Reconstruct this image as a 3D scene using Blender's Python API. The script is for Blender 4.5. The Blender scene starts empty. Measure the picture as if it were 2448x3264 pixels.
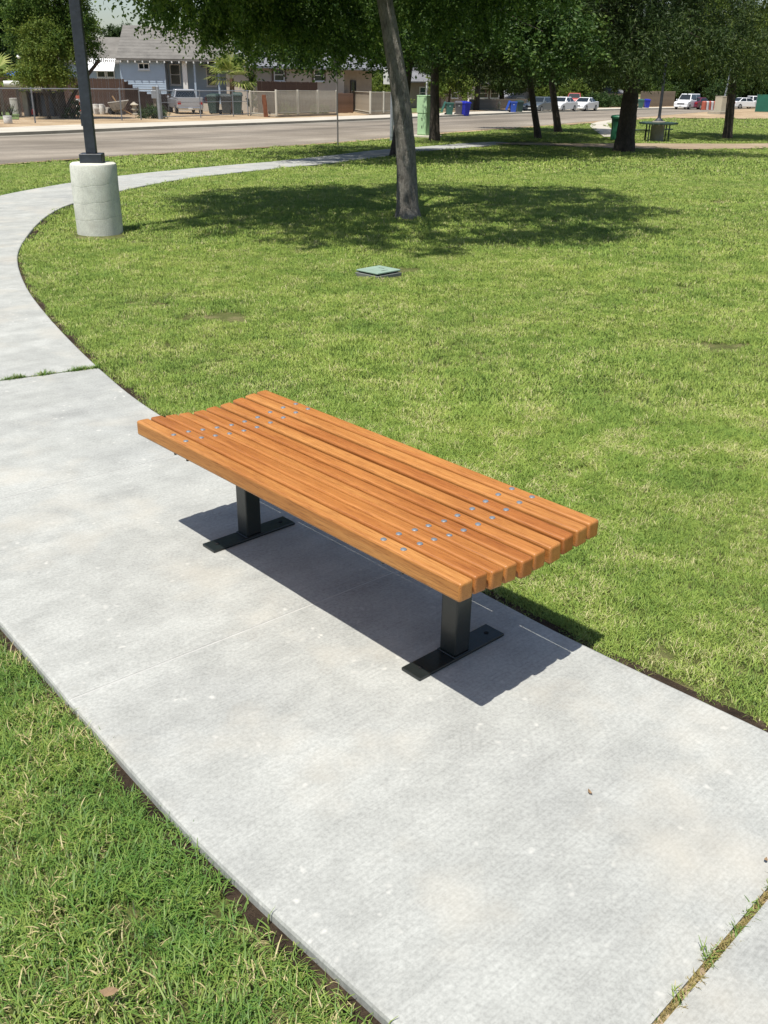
import bpy, bmesh, math, random
import numpy as np
from mathutils import Vector, Matrix
R_ = math.radians
rng = np.random.default_rng(7)
random.seed(7)
scene = bpy.context.scene
col = scene.collection

# ------------------------------------------------------------------ camera
PW, PH = 2448.0, 3264.0
FPX, PITCH, ROLL, HC = 3001.655, 0.4322, 0.0142, 1.8111
_cp, _sp = math.cos(PITCH), math.sin(PITCH)
_cr, _sr = math.cos(ROLL), math.sin(ROLL)
FW = np.array([0, _cp, -_sp]); _up = np.array([0, _sp, _cp]); _rt = np.array([1., 0, 0])
RT = _cr*_rt + _sr*_up; UP = -_sr*_rt + _cr*_up
CAM = np.array([0, 0, HC])
cam = bpy.data.cameras.new('camera'); camo = bpy.data.objects.new('camera', cam); col.objects.link(camo)
cam.sensor_fit = 'VERTICAL'; cam.sensor_height = 24; cam.lens = 24*FPX/PH
cam.clip_start = 0.05; cam.clip_end = 2000
mw = Matrix(((RT[0], UP[0], -FW[0], 0), (RT[1], UP[1], -FW[1], 0), (RT[2], UP[2], -FW[2], HC), (0, 0, 0, 1)))
camo.matrix_world = mw
scene.camera = camo
scene.cycles.max_bounces = 6; scene.cycles.diffuse_bounces = 3; scene.cycles.glossy_bounces = 2; scene.cycles.transmission_bounces = 4

# ------------------------------------------------------------------ sky, sun, exposure
SDX, SDY = 0.215, 0.305                       # ground shift of a shadow for each metre of height
sun_el = math.atan2(1, math.hypot(SDX, SDY))
sun_az = math.atan2(-SDX, -SDY)               # from +Y towards +X
world = bpy.data.worlds.new('World'); scene.world = world; world.use_nodes = True
wn = world.node_tree.nodes; wl = world.node_tree.links
sky = wn.new('ShaderNodeTexSky'); sky.sky_type = 'NISHITA'; sky.sun_disc = False
sky.sun_elevation = sun_el; sky.sun_rotation = sun_az; sky.dust_density = 1.2; sky.air_density = 1.0
bg = wn['Background']; bg.inputs['Strength'].default_value = 0.10
wl.new(sky.outputs[0], bg.inputs['Color'])
sl = bpy.data.lights.new('sun', 'SUN'); so = bpy.data.objects.new('sun', sl); col.objects.link(so)
sl.energy = 4.8; sl.angle = R_(0.53); sl.color = (1.0, 0.955, 0.88)
so.rotation_euler = Vector((SDX, SDY, -1)).to_track_quat('-Z', 'Y').to_euler()
so.location = (-20, -20, 60)
scene.view_settings.view_transform = 'Standard'; scene.view_settings.look = 'None'
scene.view_settings.exposure = 0.30; scene.view_settings.gamma = 1.0
scene.view_settings.use_curve_mapping = False

# ------------------------------------------------------------------ terrain and pixel helpers
def ss(a, b, x):
    t = np.clip((x-a)/(b-a), 0, 1); return t*t*(3-2*t)
def HT(x, y):
    y = np.asarray(y, float)
    return -0.62*ss(13, 45, y) - 0.009*np.clip(y-50, 0, 90)
def ray(u, v): return FW + RT*(u-PW/2)/FPX - UP*(v-PH/2)/FPX
def G(u, v, off=0.0):
    """the ground point seen at a pixel"""
    d = ray(u, v); t = 1.0
    while t < 500:
        p = CAM + d*t
        if p[2] <= HT(p[0], p[1]) + off: break
        t *= 1.02
    a, b = t/1.02, t
    for _ in range(40):
        m = (a+b)/2; p = CAM + d*m
        if p[2] <= HT(p[0], p[1]) + off: b = m
        else: a = m
    return CAM + d*b
def at(u, v, y):
    d = ray(u, v); return CAM + d*(y/d[1])
class Frame:
    """a facade: origin on the ground, x along it, y away from the street"""
    def __init__(s, o, ang):
        s.o = np.array([o[0], o[1], float(HT(o[0], o[1]))]); s.a = ang
        s.e = np.array([math.cos(ang), math.sin(ang), 0]); s.n = np.array([-math.sin(ang), math.cos(ang), 0])
    def hit(s, u, v, d=0.0):
        r = ray(u, v); t = (((s.o-CAM)@s.n)+d)/(r@s.n); p = CAM + r*t - s.o
        return float(p@s.e), float(p[2])
    def loc(s, p): q = np.array(p, float)-s.o; return float(q@s.e), float(q@s.n), float(q[2])

# ------------------------------------------------------------------ mesh builder
class MB:
    def __init__(s): s.v = []; s.f = []
    def add(s, vs, fs):
        o = len(s.v); s.v += [tuple(map(float, p)) for p in vs]; s.f += [tuple(o+i for i in f) for f in fs]; return s
    def box(s, x0, x1, y0, y1, z0, z1):
        return s.add([(x0,y0,z0),(x1,y0,z0),(x1,y1,z0),(x0,y1,z0),(x0,y0,z1),(x1,y0,z1),(x1,y1,z1),(x0,y1,z1)],
                     [(0,3,2,1),(4,5,6,7),(0,1,5,4),(1,2,6,5),(2,3,7,6),(3,0,4,7)])
    def hexa(s, p): return s.add(p, [(0,3,2,1),(4,5,6,7),(0,1,5,4),(1,2,6,5),(2,3,7,6),(3,0,4,7)])
    def tube(s, pts, rad, seg=8, cap=True, jit=0.0):
        pts = [Vector(p) for p in pts]; n = len(pts)
        if not hasattr(rad, '__len__'): rad = [rad]*n
        o = len(s.v); ref = Vector((0.13, 1, 0.07)).normalized()
        for i, p in enumerate(pts):
            t = (pts[min(i+1, n-1)]-pts[max(i-1, 0)]).normalized()
            if abs(t.dot(ref)) > .95: ref = Vector((1, .1, .05)).normalized()
            a = t.cross(ref).normalized(); b = t.cross(a)
            for k in range(seg):
                th = 2*math.pi*k/seg; r = rad[i]*(1+jit*random.uniform(-1, 1))
                s.v.append(tuple(p + (a*math.cos(th)+b*math.sin(th))*r))
        for i in range(n-1):
            for k in range(seg):
                k2 = (k+1) % seg
                s.f.append((o+i*seg+k, o+i*seg+k2, o+(i+1)*seg+k2, o+(i+1)*seg+k))
        if cap:
            s.f.append(tuple(o+k for k in reversed(range(seg)))); s.f.append(tuple(o+(n-1)*seg+k for k in range(seg)))
        return s
    def cyl(s, p0, p1, r, r1=None, seg=12): return s.tube([p0, p1], [r, r if r1 is None else r1], seg)
    def lathe(s, prof, seg=16, c=(0, 0, 0)):
        o = len(s.v)
        for r, z in prof:
            for k in range(seg):
                th = 2*math.pi*k/seg; s.v.append((c[0]+r*math.cos(th), c[1]+r*math.sin(th), c[2]+z))
        for i in range(len(prof)-1):
            for k in range(seg):
                k2 = (k+1) % seg; s.f.append((o+i*seg+k, o+i*seg+k2, o+(i+1)*seg+k2, o+(i+1)*seg+k))
        s.f.append(tuple(o+k for k in reversed(range(seg)))); s.f.append(tuple(o+(len(prof)-1)*seg+k for k in range(seg)))
        return s
    def prism(s, poly, y0, y1):
        """polygon in x,z pushed along y"""
        n = len(poly); o = len(s.v)
        s.v += [(p[0], y0, p[1]) for p in poly] + [(p[0], y1, p[1]) for p in poly]
        s.f.append(tuple(o+i for i in range(n))); s.f.append(tuple(o+n+i for i in reversed(range(n))))
        for i in range(n):
            j = (i+1) % n; s.f.append((o+j, o+i, o+n+i, o+n+j))
        return s
    def quad(s, a, b, c, d): return s.add([a, b, c, d], [(0, 1, 2, 3)])
    def mesh(s, name, smooth=False, bevel=0.0, bseg=2):
        me = bpy.data.meshes.new(name); me.from_pydata(s.v, [], s.f); me.update()
        bm = bmesh.new(); bm.from_mesh(me)
        bmesh.ops.recalc_face_normals(bm, faces=bm.faces)
        if bevel > 0:
            es = [e for e in bm.edges if len(e.link_faces) == 2 and e.calc_face_angle(0) > 0.6]
            bmesh.ops.bevel(bm, geom=es, offset=bevel, segments=bseg, affect='EDGES', profile=0.5, clamp_overlap=True)
        bm.to_mesh(me); bm.free()
        if smooth:
            for p in me.polygons: p.use_smooth = True
            me.set_sharp_from_angle(angle=R_(32))
        return me
    def build(s, name, m, parent=None, smooth=False, bevel=0.0, bseg=2, label=None, kind=None):
        return obj(name, s.mesh(name, smooth, bevel, bseg), m, parent, label, kind)
def obj(name, me, m, parent=None, label=None, kind=None):
    o = bpy.data.objects.new(name, me); col.objects.link(o)
    if m is not None and not me.materials: me.materials.append(m)
    if parent is not None: o.parent = parent
    if label: o['label'] = label
    if kind: o['kind'] = kind
    return o
def tag(o, label, cat, group=None):
    o['label'] = label; o['category'] = cat
    if group: o['group'] = group
    return o
def thing(name, label, cat, loc=(0, 0, 0), rz=0.0, group=None):
    o = bpy.data.objects.new(name, None); col.objects.link(o); o.empty_display_size = .2
    o.location = tuple(map(float, loc)); o.rotation_euler = (0, 0, rz)
    return tag(o, label, cat, group)
def struct(o): o['kind'] = 'structure'; return o
def copy_tree(o, parent=None):
    c = o.copy(); col.objects.link(c); c.parent = parent
    for ch in list(o.children): copy_tree(ch, c)
    return c
def mesh_np(name, V, F, m, attrs=None):
    """V (n,3), F (m,k) arrays straight into a mesh"""
    me = bpy.data.meshes.new(name); k = F.shape[1]
    me.vertices.add(len(V)); me.vertices.foreach_set('co', V.astype(np.float32).ravel())
    me.loops.add(F.size); me.loops.foreach_set('vertex_index', F.astype(np.int32).ravel())
    me.polygons.add(len(F)); me.polygons.foreach_set('loop_start', (np.arange(len(F))*k).astype(np.int32))
    me.update(calc_edges=True)
    if attrs:
        for n, a in attrs.items():
            at_ = me.attributes.new(n, 'FLOAT', 'POINT'); at_.data.foreach_set('value', a.astype(np.float32))
    me.materials.append(m); return me

# ------------------------------------------------------------------ materials
def nt(m): m.use_nodes = True; return m.node_tree.nodes, m.node_tree.links, m.node_tree.nodes['Principled BSDF']
def ramp(n, stops):
    r = n.new('ShaderNodeValToRGB'); e = r.color_ramp.elements
    while len(e) < len(stops): e.new(0.5)
    for i, (p, c) in enumerate(stops):
        e[i].position = p; e[i].color = (c[0], c[1], c[2], 1) if hasattr(c, '__len__') else (c, c, c, 1)
    return r
def noise(n, l, vec, scale, detail=4, rough=.55):
    t = n.new('ShaderNodeTexNoise'); t.inputs['Scale'].default_value = scale; t.inputs['Detail'].default_value = detail
    t.inputs['Roughness'].default_value = rough
    if vec is not None: l.new(vec, t.inputs['Vector'])
    return t
def mixc(n, l, fac, a, b, mode='MIX'):
    x = n.new('ShaderNodeMix'); x.data_type = 'RGBA'; x.blend_type = mode
    for sock, val in ((x.inputs[0], fac), (x.inputs[6], a), (x.inputs[7], b)):
        if hasattr(val, 'links'): l.new(val, sock)
        elif hasattr(val, '__len__'): sock.default_value = (val[0], val[1], val[2], 1)
        else: sock.default_value = val
    return x.outputs[2]
def bumpn(n, l, h, b, strength, dist):
    bp = n.new('ShaderNodeBump'); bp.inputs['Strength'].default_value = strength; bp.inputs['Distance'].default_value = dist
    l.new(h, bp.inputs['Height']); l.new(bp.outputs[0], b.inputs['Normal'])
_mc = {}
def M(name, c, rough=.7, var=.18, scale=3.0, metal=0.0, bump=.0, coat=0.0, spec=.5):
    """a weathered plain material: two noise scales vary tone, plus fine relief"""
    if name in _mc: return _mc[name]
    m = bpy.data.materials.new(name); n, l, b = nt(m)
    tc = n.new('ShaderNodeTexCoord'); g = tc.outputs['Object']
    t1 = noise(n, l, g, scale, 6, .6); t2 = noise(n, l, g, scale*9, 3)
    lo = [x*(1-var) for x in c]; hi = [min(1, x*(1+var)) for x in c]
    r = ramp(n, [(.3, lo), (.7, hi)]); l.new(t1.outputs[0], r.inputs[0])
    r2 = ramp(n, [(.3, (1-var*.5,)*3), (.7, (1.0,)*3)]); l.new(t2.outputs[0], r2.inputs[0])
    l.new(mixc(n, l, 1.0, r.outputs[0], r2.outputs[0], 'MULTIPLY'), b.inputs['Base Color'])
    b.inputs['Roughness'].default_value = rough; b.inputs['Metallic'].default_value = metal
    b.inputs['Specular IOR Level'].default_value = spec
    if coat: b.inputs['Coat Weight'].default_value = coat; b.inputs['Coat Roughness'].default_value = .15
    if bump: bumpn(n, l, t2.outputs[0], b, bump, .02)
    _mc[name] = m; return m
def glass_m():
    m = bpy.data.materials.new('window_glass'); n, l, b = nt(m)
    b.inputs['Base Color'].default_value = (.015, .02, .022, 1); b.inputs['Roughness'].default_value = .08
    b.inputs['Specular IOR Level'].default_value = .8
    return m
GLASS = glass_m()

def concrete_m(name='path_concrete', base=(.412, .418, .388), dark=(.325, .333, .322), ang=0.0):
    m = bpy.data.materials.new(name); n, l, b = nt(m)
    ge = n.new('ShaderNodeNewGeometry'); pos = ge.outputs['Position']
    mp = n.new('ShaderNodeMapping'); mp.inputs['Rotation'].default_value = (0, 0, -ang); l.new(pos, mp.inputs[0])
    big = noise(n, l, pos, 0.9, 5, .6); med = noise(n, l, pos, 6, 6, .65); fine = noise(n, l, pos, 85, 5, .75)
    stv = n.new('ShaderNodeMapping'); stv.inputs['Scale'].default_value = (6, 160, 20); l.new(mp.outputs[0], stv.inputs[0])
    streak = noise(n, l, stv.outputs[0], 1.0, 3, .6)
    bv = n.new('ShaderNodeMapping'); bv.inputs['Scale'].default_value = (.5, 3.2, 1); l.new(mp.outputs[0], bv.inputs[0])
    band = noise(n, l, bv.outputs[0], 1.0, 4, .6)
    r1 = ramp(n, [(.30, [.5*a+.5*b_ for a, b_ in zip(dark, base)]), (.50, base), (.70, [min(1, x*1.10) for x in base])]); l.new(big.outputs[0], r1.inputs[0])
    r2 = ramp(n, [(.34, .87), (.62, 1.05)]); l.new(med.outputs[0], r2.inputs[0])
    c = mixc(n, l, 1, r1.outputs[0], r2.outputs[0], 'MULTIPLY')
    rb = ramp(n, [(.34, .90), (.64, 1.05)]); l.new(band.outputs[0], rb.inputs[0])
    c = mixc(n, l, 1, c, rb.outputs[0], 'MULTIPLY')
    r3 = ramp(n, [(.36, .80), (.60, 1.05)]); l.new(fine.outputs[0], r3.inputs[0])
    c = mixc(n, l, 1, c, r3.outputs[0], 'MULTIPLY')
    r4 = ramp(n, [(.34, .91), (.6, 1.02)]); l.new(streak.outputs[0], r4.inputs[0])
    c = mixc(n, l, 1, c, r4.outputs[0], 'MULTIPLY')
    # pale flecks where the cement paste is worn and warm dust
    vo = n.new('ShaderNodeTexVoronoi'); vo.inputs['Scale'].default_value = 17; vo.inputs['Randomness'].default_value = 1
    wv = noise(n, l, pos, 14, 3); off = mixc(n, l, .06, pos, wv.outputs['Color'])
    l.new(off, vo.inputs['Vector'])
    rf = ramp(n, [(.06, 1.0), (.20, 0.0)]); l.new(vo.outputs['Distance'], rf.inputs[0])
    msk = noise(n, l, pos, 2.3, 3); rm = ramp(n, [(.45, 0.0), (.62, .75)]); l.new(msk.outputs[0], rm.inputs[0])
    fm = n.new('ShaderNodeMath'); fm.operation = 'MULTIPLY'; l.new(rf.outputs[0], fm.inputs[0]); l.new(rm.outputs[0], fm.inputs[1])
    c = mixc(n, l, fm.outputs[0], c, (.60, .59, .54))
    du = noise(n, l, pos, 1.7, 4); rd = ramp(n, [(.52, 0.0), (.72, .5)]); l.new(du.outputs[0], rd.inputs[0])
    c = mixc(n, l, rd.outputs[0], c, (.50, .46, .38))
    v2 = n.new('ShaderNodeTexVoronoi'); v2.inputs['Scale'].default_value = 2.6; l.new(off, v2.inputs['Vector'])
    rg = ramp(n, [(.012, .55), (.03, 1.0)]); l.new(v2.outputs['Distance'], rg.inputs[0])
    c = mixc(n, l, 1, c, rg.outputs[0], 'MULTIPLY')
    l.new(c, b.inputs['Base Color']); b.inputs['Roughness'].default_value = .88; b.inputs['Specular IOR Level'].default_value = .25
    ad = n.new('ShaderNodeMath'); ad.operation = 'ADD'; l.new(fine.outputs[0], ad.inputs[0]); l.new(streak.outputs[0], ad.inputs[1])
    bumpn(n, l, ad.outputs[0], b, .18, .0012)
    return m

def wood_m():
    m = bpy.data.materials.new('varnished_oak'); n, l, b = nt(m)
    tc = n.new('ShaderNodeTexCoord'); oi = n.new('ShaderNodeObjectInfo')
    ad = n.new('ShaderNodeVectorMath'); ad.operation = 'ADD'; l.new(tc.outputs['Object'], ad.inputs[0])
    sc = n.new('ShaderNodeVectorMath'); sc.operation = 'SCALE'; sc.inputs[0].default_value = (3.1, 5.7, 2.3)
    ml = n.new('ShaderNodeMath'); ml.operation = 'MULTIPLY'; ml.inputs[1].default_value = 7.0
    l.new(oi.outputs['Random'], ml.inputs[0]); l.new(ml.outputs[0], sc.inputs['Scale']); l.new(sc.outputs[0], ad.inputs[1])
    v = ad.outputs[0]
    mp = n.new('ShaderNodeMapping'); mp.inputs['Scale'].default_value = (.9, 13, 13); l.new(v, mp.inputs[0])
    gr = noise(n, l, mp.outputs[0], 2.2, 6, .6)
    mp2 = n.new('ShaderNodeMapping'); mp2.inputs['Scale'].default_value = (7, 260, 260); l.new(v, mp2.inputs[0])
    fi = noise(n, l, mp2.outputs[0], 1.6, 4, .7)
    mp3 = n.new('ShaderNodeMapping'); mp3.inputs['Scale'].default_value = (.8, 2.5, 2.5); l.new(v, mp3.inputs[0])
    lg = noise(n, l, mp3.outputs[0], 1.5, 3)
    r = ramp(n, [(.24, (.40, .150, .038)), (.45, (.455, .182, .048)), (.58, (.50, .212, .060)), (.78, (.55, .25, .078))]); l.new(gr.outputs[0], r.inputs[0])
    r2 = ramp(n, [(.38, (.50, .40, .33)), (.50, (1, 1, 1))]); l.new(fi.outputs[0], r2.inputs[0])
    c = mixc(n, l, .8, r.outputs[0], r2.outputs[0], 'MULTIPLY')
    r3 = ramp(n, [(.35, (.86, .76, .66)), (.65, (1.08, 1.05, 1.0))]); l.new(lg.outputs[0], r3.inputs[0])
    c = mixc(n, l, 1, c, r3.outputs[0], 'MULTIPLY')
    r4 = ramp(n, [(0, (.84, .80, .74)), (.5, (.92, .94, .90)), (1, (1.0, 1.12, 1.15))]); l.new(oi.outputs['Random'], r4.inputs[0])
    c = mixc(n, l, 1, c, r4.outputs[0], 'MULTIPLY')
    l.new(c, b.inputs['Base Color']); b.inputs['Roughness'].default_value = .5; b.inputs['Specular IOR Level'].default_value = .35
    b.inputs['Coat Weight'].default_value = .22; b.inputs['Coat Roughness'].default_value = .3
    bumpn(n, l, fi.outputs[0], b, .35, .0015)
    return m

def grass_m(name, g1, g2, g3, straw):
    m = bpy.data.materials.new(name); n, l, b = nt(m)
    ge = n.new('ShaderNodeNewGeometry'); pos = ge.outputs['Position']
    at_ = n.new('ShaderNodeAttribute'); at_.attribute_name = 'tint'; ah = n.new('ShaderNodeAttribute'); ah.attribute_name = 'tip'
    p1 = noise(n, l, pos, .55, 4, .6); p2 = noise(n, l, pos, 2.6, 4, .6); p3 = noise(n, l, pos, 11, 3, .6)
    r1 = ramp(n, [(.32, g1), (.52, g2), (.72, g3)])
    a1 = n.new('ShaderNodeMath'); a1.operation = 'MULTIPLY_ADD'; l.new(p2.outputs[0], a1.inputs[0]); a1.inputs[1].default_value = .55
    a2 = n.new('ShaderNodeMath'); a2.operation = 'MULTIPLY'; l.new(p1.outputs[0], a2.inputs[0]); a2.inputs[1].default_value = .45
    l.new(a2.outputs[0], a1.inputs[2])
    a3 = n.new('ShaderNodeMath'); a3.operation = 'MULTIPLY_ADD'; l.new(at_.outputs['Fac'], a3.inputs[0]); a3.inputs[1].default_value = .26
    a4 = n.new('ShaderNodeMath'); a4.operation = 'SUBTRACT'; l.new(a1.outputs[0], a4.inputs[0]); a4.inputs[1].default_value = .13
    l.new(a4.outputs[0], a3.inputs[2]); l.new(a3.outputs[0], r1.inputs[0])
    # straw blades: few everywhere, more in patches
    s1 = n.new('ShaderNodeMath'); s1.operation = 'MULTIPLY_ADD'; l.new(p3.outputs[0], s1.inputs[0]); s1.inputs[1].default_value = .55
    l.new(p2.outputs[0], s1.inputs[2])
    s2 = n.new('ShaderNodeMath'); s2.operation = 'MULTIPLY_ADD'; l.new(s1.outputs[0], s2.inputs[0]); s2.inputs[1].default_value = 1.25
    fr = n.new('ShaderNodeMath'); fr.operation = 'FRACT'; m7 = n.new('ShaderNodeMath'); m7.operation = 'MULTIPLY'; m7.inputs[1].default_value = 7.31
    l.new(at_.outputs['Fac'], m7.inputs[0]); l.new(m7.outputs[0], fr.inputs[0]); l.new(fr.outputs[0], s2.inputs[2])
    rs = ramp(n, [(.0, 0.0), (.02, 1.0)]); gt = n.new('ShaderNodeMath'); gt.operation = 'SUBTRACT'; gt.inputs[1].default_value = 1.90
    l.new(s2.outputs[0], gt.inputs[0]); l.new(gt.outputs[0], rs.inputs[0])
    c = mixc(n, l, rs.outputs[0], r1.outputs[0], straw)
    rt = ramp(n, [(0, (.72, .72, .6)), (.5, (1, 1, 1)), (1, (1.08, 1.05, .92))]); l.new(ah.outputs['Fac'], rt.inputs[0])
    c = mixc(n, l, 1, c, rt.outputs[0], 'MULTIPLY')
    l.new(c, b.inputs['Base Color']); b.inputs['Roughness'].default_value = .5; b.inputs['Specular IOR Level'].default_value = .35
    tr = n.new('ShaderNodeBsdfTranslucent'); l.new(c, tr.inputs['Color'])
    vm = n.new('ShaderNodeVectorMath'); vm.operation = 'MULTIPLY_ADD'; l.new(ge.outputs['Normal'], vm.inputs[0]); vm.inputs[1].default_value = (.6, .6, .6); vm.inputs[2].default_value = (0, 0, .72)
    vn = n.new('ShaderNodeVectorMath'); vn.operation = 'NORMALIZE'; l.new(vm.outputs[0], vn.inputs[0]); l.new(vn.outputs[0], b.inputs['Normal'])
    mx = n.new('ShaderNodeMixShader'); mx.inputs[0].default_value = .30
    l.new(b.outputs[0], mx.inputs[1]); l.new(tr.outputs[0], mx.inputs[2]); l.new(mx.outputs[0], n['Material Output'].inputs['Surface'])
    return m
def leaf_m(name, a, bb, c3, trans=.3):
    m = bpy.data.materials.new(name); n, l, b = nt(m)
    at_ = n.new('ShaderNodeAttribute'); at_.attribute_name = 'tint'
    r = ramp(n, [(.1, a), (.55, bb), (.95, c3)]); l.new(at_.outputs['Fac'], r.inputs[0])
    l.new(r.outputs[0], b.inputs['Base Color']); b.inputs['Roughness'].default_value = .55; b.inputs['Specular IOR Level'].default_value = .25
    tr = n.new('ShaderNodeBsdfTranslucent'); l.new(r.outputs[0], tr.inputs['Color'])
    mx = n.new('ShaderNodeMixShader'); mx.inputs[0].default_value = trans
    l.new(b.outputs[0], mx.inputs[1]); l.new(tr.outputs[0], mx.inputs[2]); l.new(mx.outputs[0], n['Material Output'].inputs['Surface'])
    return m
def bark_m(name, c, dark):
    m = bpy.data.materials.new(name); n, l, b = nt(m)
    tc = n.new('ShaderNodeTexCoord'); mp = n.new('ShaderNodeMapping'); mp.inputs['Scale'].default_value = (1, 1, .3); l.new(tc.outputs['Object'], mp.inputs[0])
    t = noise(n, l, mp.outputs[0], 34, 7, .75); t2 = noise(n, l, tc.outputs['Object'], 5, 4, .6)
    r = ramp(n, [(.34, dark), (.52, c), (.7, [x*1.3 for x in c])]); l.new(t.outputs[0], r.inputs[0])
    r2 = ramp(n, [(.35, (.65, .62, .58)), (.65, (1.1, 1.08, 1.05))]); l.new(t2.outputs[0], r2.inputs[0])
    l.new(mixc(n, l, 1, r.outputs[0], r2.outputs[0], 'MULTIPLY'), b.inputs['Base Color'])
    b.inputs['Roughness'].default_value = .9; bumpn(n, l, t.outputs[0], b, 1.0, .05)
    return m
def ground_m(name, stops, scale, fine=40, rough=.95, bump=.5, dist=.01):
    m = bpy.data.materials.new(name); n, l, b = nt(m)
    ge = n.new('ShaderNodeNewGeometry'); pos = ge.outputs['Position']
    a = noise(n, l, pos, scale, 6, .62); f = noise(n, l, pos, fine, 5, .7)
    r = ramp(n, stops); l.new(a.outputs[0], r.inputs[0])
    r2 = ramp(n, [(.3, .62), (.66, 1.1)]); l.new(f.outputs[0], r2.inputs[0])
    l.new(mixc(n, l, 1, r.outputs[0], r2.outputs[0], 'MULTIPLY'), b.inputs['Base Color'])
    b.inputs['Roughness'].default_value = rough; b.inputs['Specular IOR Level'].default_value = .2
    bumpn(n, l, f.outputs[0], b, bump, dist)
    return m
SOIL = ground_m('thatch_and_soil', [(.34, (.10, .10, .035)), (.5, (.13, .15, .045)), (.64, (.22, .20, .09))], 6.0, 70, bump=.9, dist=.02)
EDGE = ground_m('edge_soil', [(.34, (.035, .024, .016)), (.55, (.075, .052, .034)), (.7, (.15, .11, .07))], 9.0, 90, bump=1, dist=.02)
DIRT = ground_m('dry_dirt', [(.36, (.30, .215, .13)), (.52, (.42, .31, .19)), (.66, (.52, .41, .27))], .5, 9)
ASPH = ground_m('worn_asphalt', [(.36, (.215, .185, .145)), (.5, (.26, .225, .18)), (.66, (.33, .29, .235))], .22, 30, bump=.3)
TANP = ground_m('tan_path', [(.36, (.30, .23, .155)), (.52, (.36, .28, .19)), (.66, (.42, .335, .23))], .8, 20)
def road_m():
    m = ASPH; n, l, b = m.node_tree.nodes, m.node_tree.links, m.node_tree.nodes['Principled BSDF']
    ge = n.new('ShaderNodeNewGeometry'); mp = n.new('ShaderNodeMapping'); mp.inputs['Rotation'].default_value = (0, 0, -math.atan2(.86, .51)); l.new(ge.outputs['Position'], mp.inputs[0])
    m2 = n.new('ShaderNodeMapping'); m2.inputs['Scale'].default_value = (.02, .42, 1); l.new(mp.outputs[0], m2.inputs[0])
    t = noise(n, l, m2.outputs[0], 1.0, 4, .6); r = ramp(n, [(.36, .72), (.62, 1.18)]); l.new(t.outputs[0], r.inputs[0])
    src = b.inputs['Base Color'].links[0].from_socket; l.new(mixc(n, l, 1, src, r.outputs[0], 'MULTIPLY'), b.inputs['Base Color'])
road_m()
CONC = concrete_m(ang=math.atan2(.68, .735))
CONF = M('street_concrete', (.50, .46, .38), .9, .14, .6)
# ================================================================== SETTING
def resample(P, step):
    P = np.array(P, float); 
    # Catmull-Rom through the points, then even spacing
    Q = []
    for i in range(len(P)-1):
        p0 = P[max(i-1, 0)]; p1 = P[i]; p2 = P[i+1]; p3 = P[min(i+2, len(P)-1)]
        for t in np.linspace(0, 1, 24, endpoint=False):
            Q.append(.5*((2*p1)+(-p0+p2)*t+(2*p0-5*p1+4*p2-p3)*t*t+(-p0+3*p1-3*p2+p3)*t**3))
    Q.append(P[-1]); Q = np.array(Q)
    d = np.r_[0, np.cumsum(np.linalg.norm(np.diff(Q, axis=0), axis=1))]
    s = np.arange(0, d[-1], step)
    return np.c_[np.interp(s, d, Q[:, 0]), np.interp(s, d, Q[:, 1])]
def normals(L):
    t = np.gradient(L, axis=0); t /= np.linalg.norm(t, axis=1)[:, None]
    return np.c_[-t[:, 1], t[:, 0]]
def dist_poly(x, y, L):
    """distance of many points to a densely sampled line"""
    out = np.full(len(x), 1e9)
    for k in range(0, len(L), 64):
        c = L[k:k+65]
        a = c[:-1]; b = c[1:]
        if len(a) == 0: continue
        ab = b-a; px = x[:, None]-a[None, :, 0]; py = y[:, None]-a[None, :, 1]
        t = np.clip((px*ab[:, 0]+py*ab[:, 1])/np.maximum((ab**2).sum(1), 1e-9), 0, 1)
        d = np.hypot(px-t*ab[:, 0], py-t*ab[:, 1]).min(1); out = np.minimum(out, d)
    return out
def inpoly(x, y, P):
    P = np.array(P); r = np.zeros(len(x), bool); j = len(P)-1
    for i in range(len(P)):
        xi, yi = P[i]; xj, yj = P[j]
        c = ((yi > y) != (yj > y)) & (x < (xj-xi)*(y-yi)/((yj-yi) if yj != yi else 1e-9)+xi); r ^= c; j = i
    return r
_vn = rng.random((256, 256))
def vnoise(x, y, sc):
    x = np.asarray(x)*sc+100.3; y = np.asarray(y)*sc+57.7
    xi = np.floor(x).astype(int); yi = np.floor(y).astype(int); fx = x-xi; fy = y-yi
    fx = fx*fx*(3-2*fx); fy = fy*fy*(3-2*fy)
    g = lambda a, b: _vn[a % 256, b % 256]
    return (g(xi, yi)*(1-fx)+g(xi+1, yi)*fx)*(1-fy)+(g(xi, yi+1)*(1-fx)+g(xi+1, yi+1)*fx)*fy

# ---- the park path: lawn-side edge traced on the ground, 1.5 m wide
INNER = [(3.3, .15), (2.3, 1.2), (1.62, 1.92), (1.19, 2.36), (.72, 2.83), (.44, 3.14), (-.46, 4.2), (-1.36, 5.3), (-1.94, 6.19), (-2.63, 7.4), (-3.31, 8.72), (-3.9, 10.1),
         (-4.25, 11.2), (-4.6, 12.7), (-4.8, 13.9), (-4.87, 15.1), (-4.68, 17.05), (-4.05, 19.95), (-2.55, 23.8), (-1.6, 26.0), (-.22, 30.4), (.95, 34.3), (2.75, 37.9), (4.7, 41.2), (7.0, 43.0)]
inner = resample(INNER, .12); nrm = normals(inner)
PWID = 1.53
outer = inner + nrm*PWID; centre = inner + nrm*PWID/2
arc = np.r_[0, np.cumsum(np.linalg.norm(np.diff(centre, axis=0), axis=1))]
def s_of(p): return float(arc[np.argmin(np.hypot(centre[:, 0]-p[0], centre[:, 1]-p[1]))])
weed1 = s_of((-2.2, 6.0)); weed0 = s_of((.80, 1.58)); sc1 = s_of((-1.41, 4.38)); sc2 = s_of((-.5, 2.95))
joints = [0.0, weed0-1.5, weed0, sc2, sc1, weed1]
k = weed1
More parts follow.
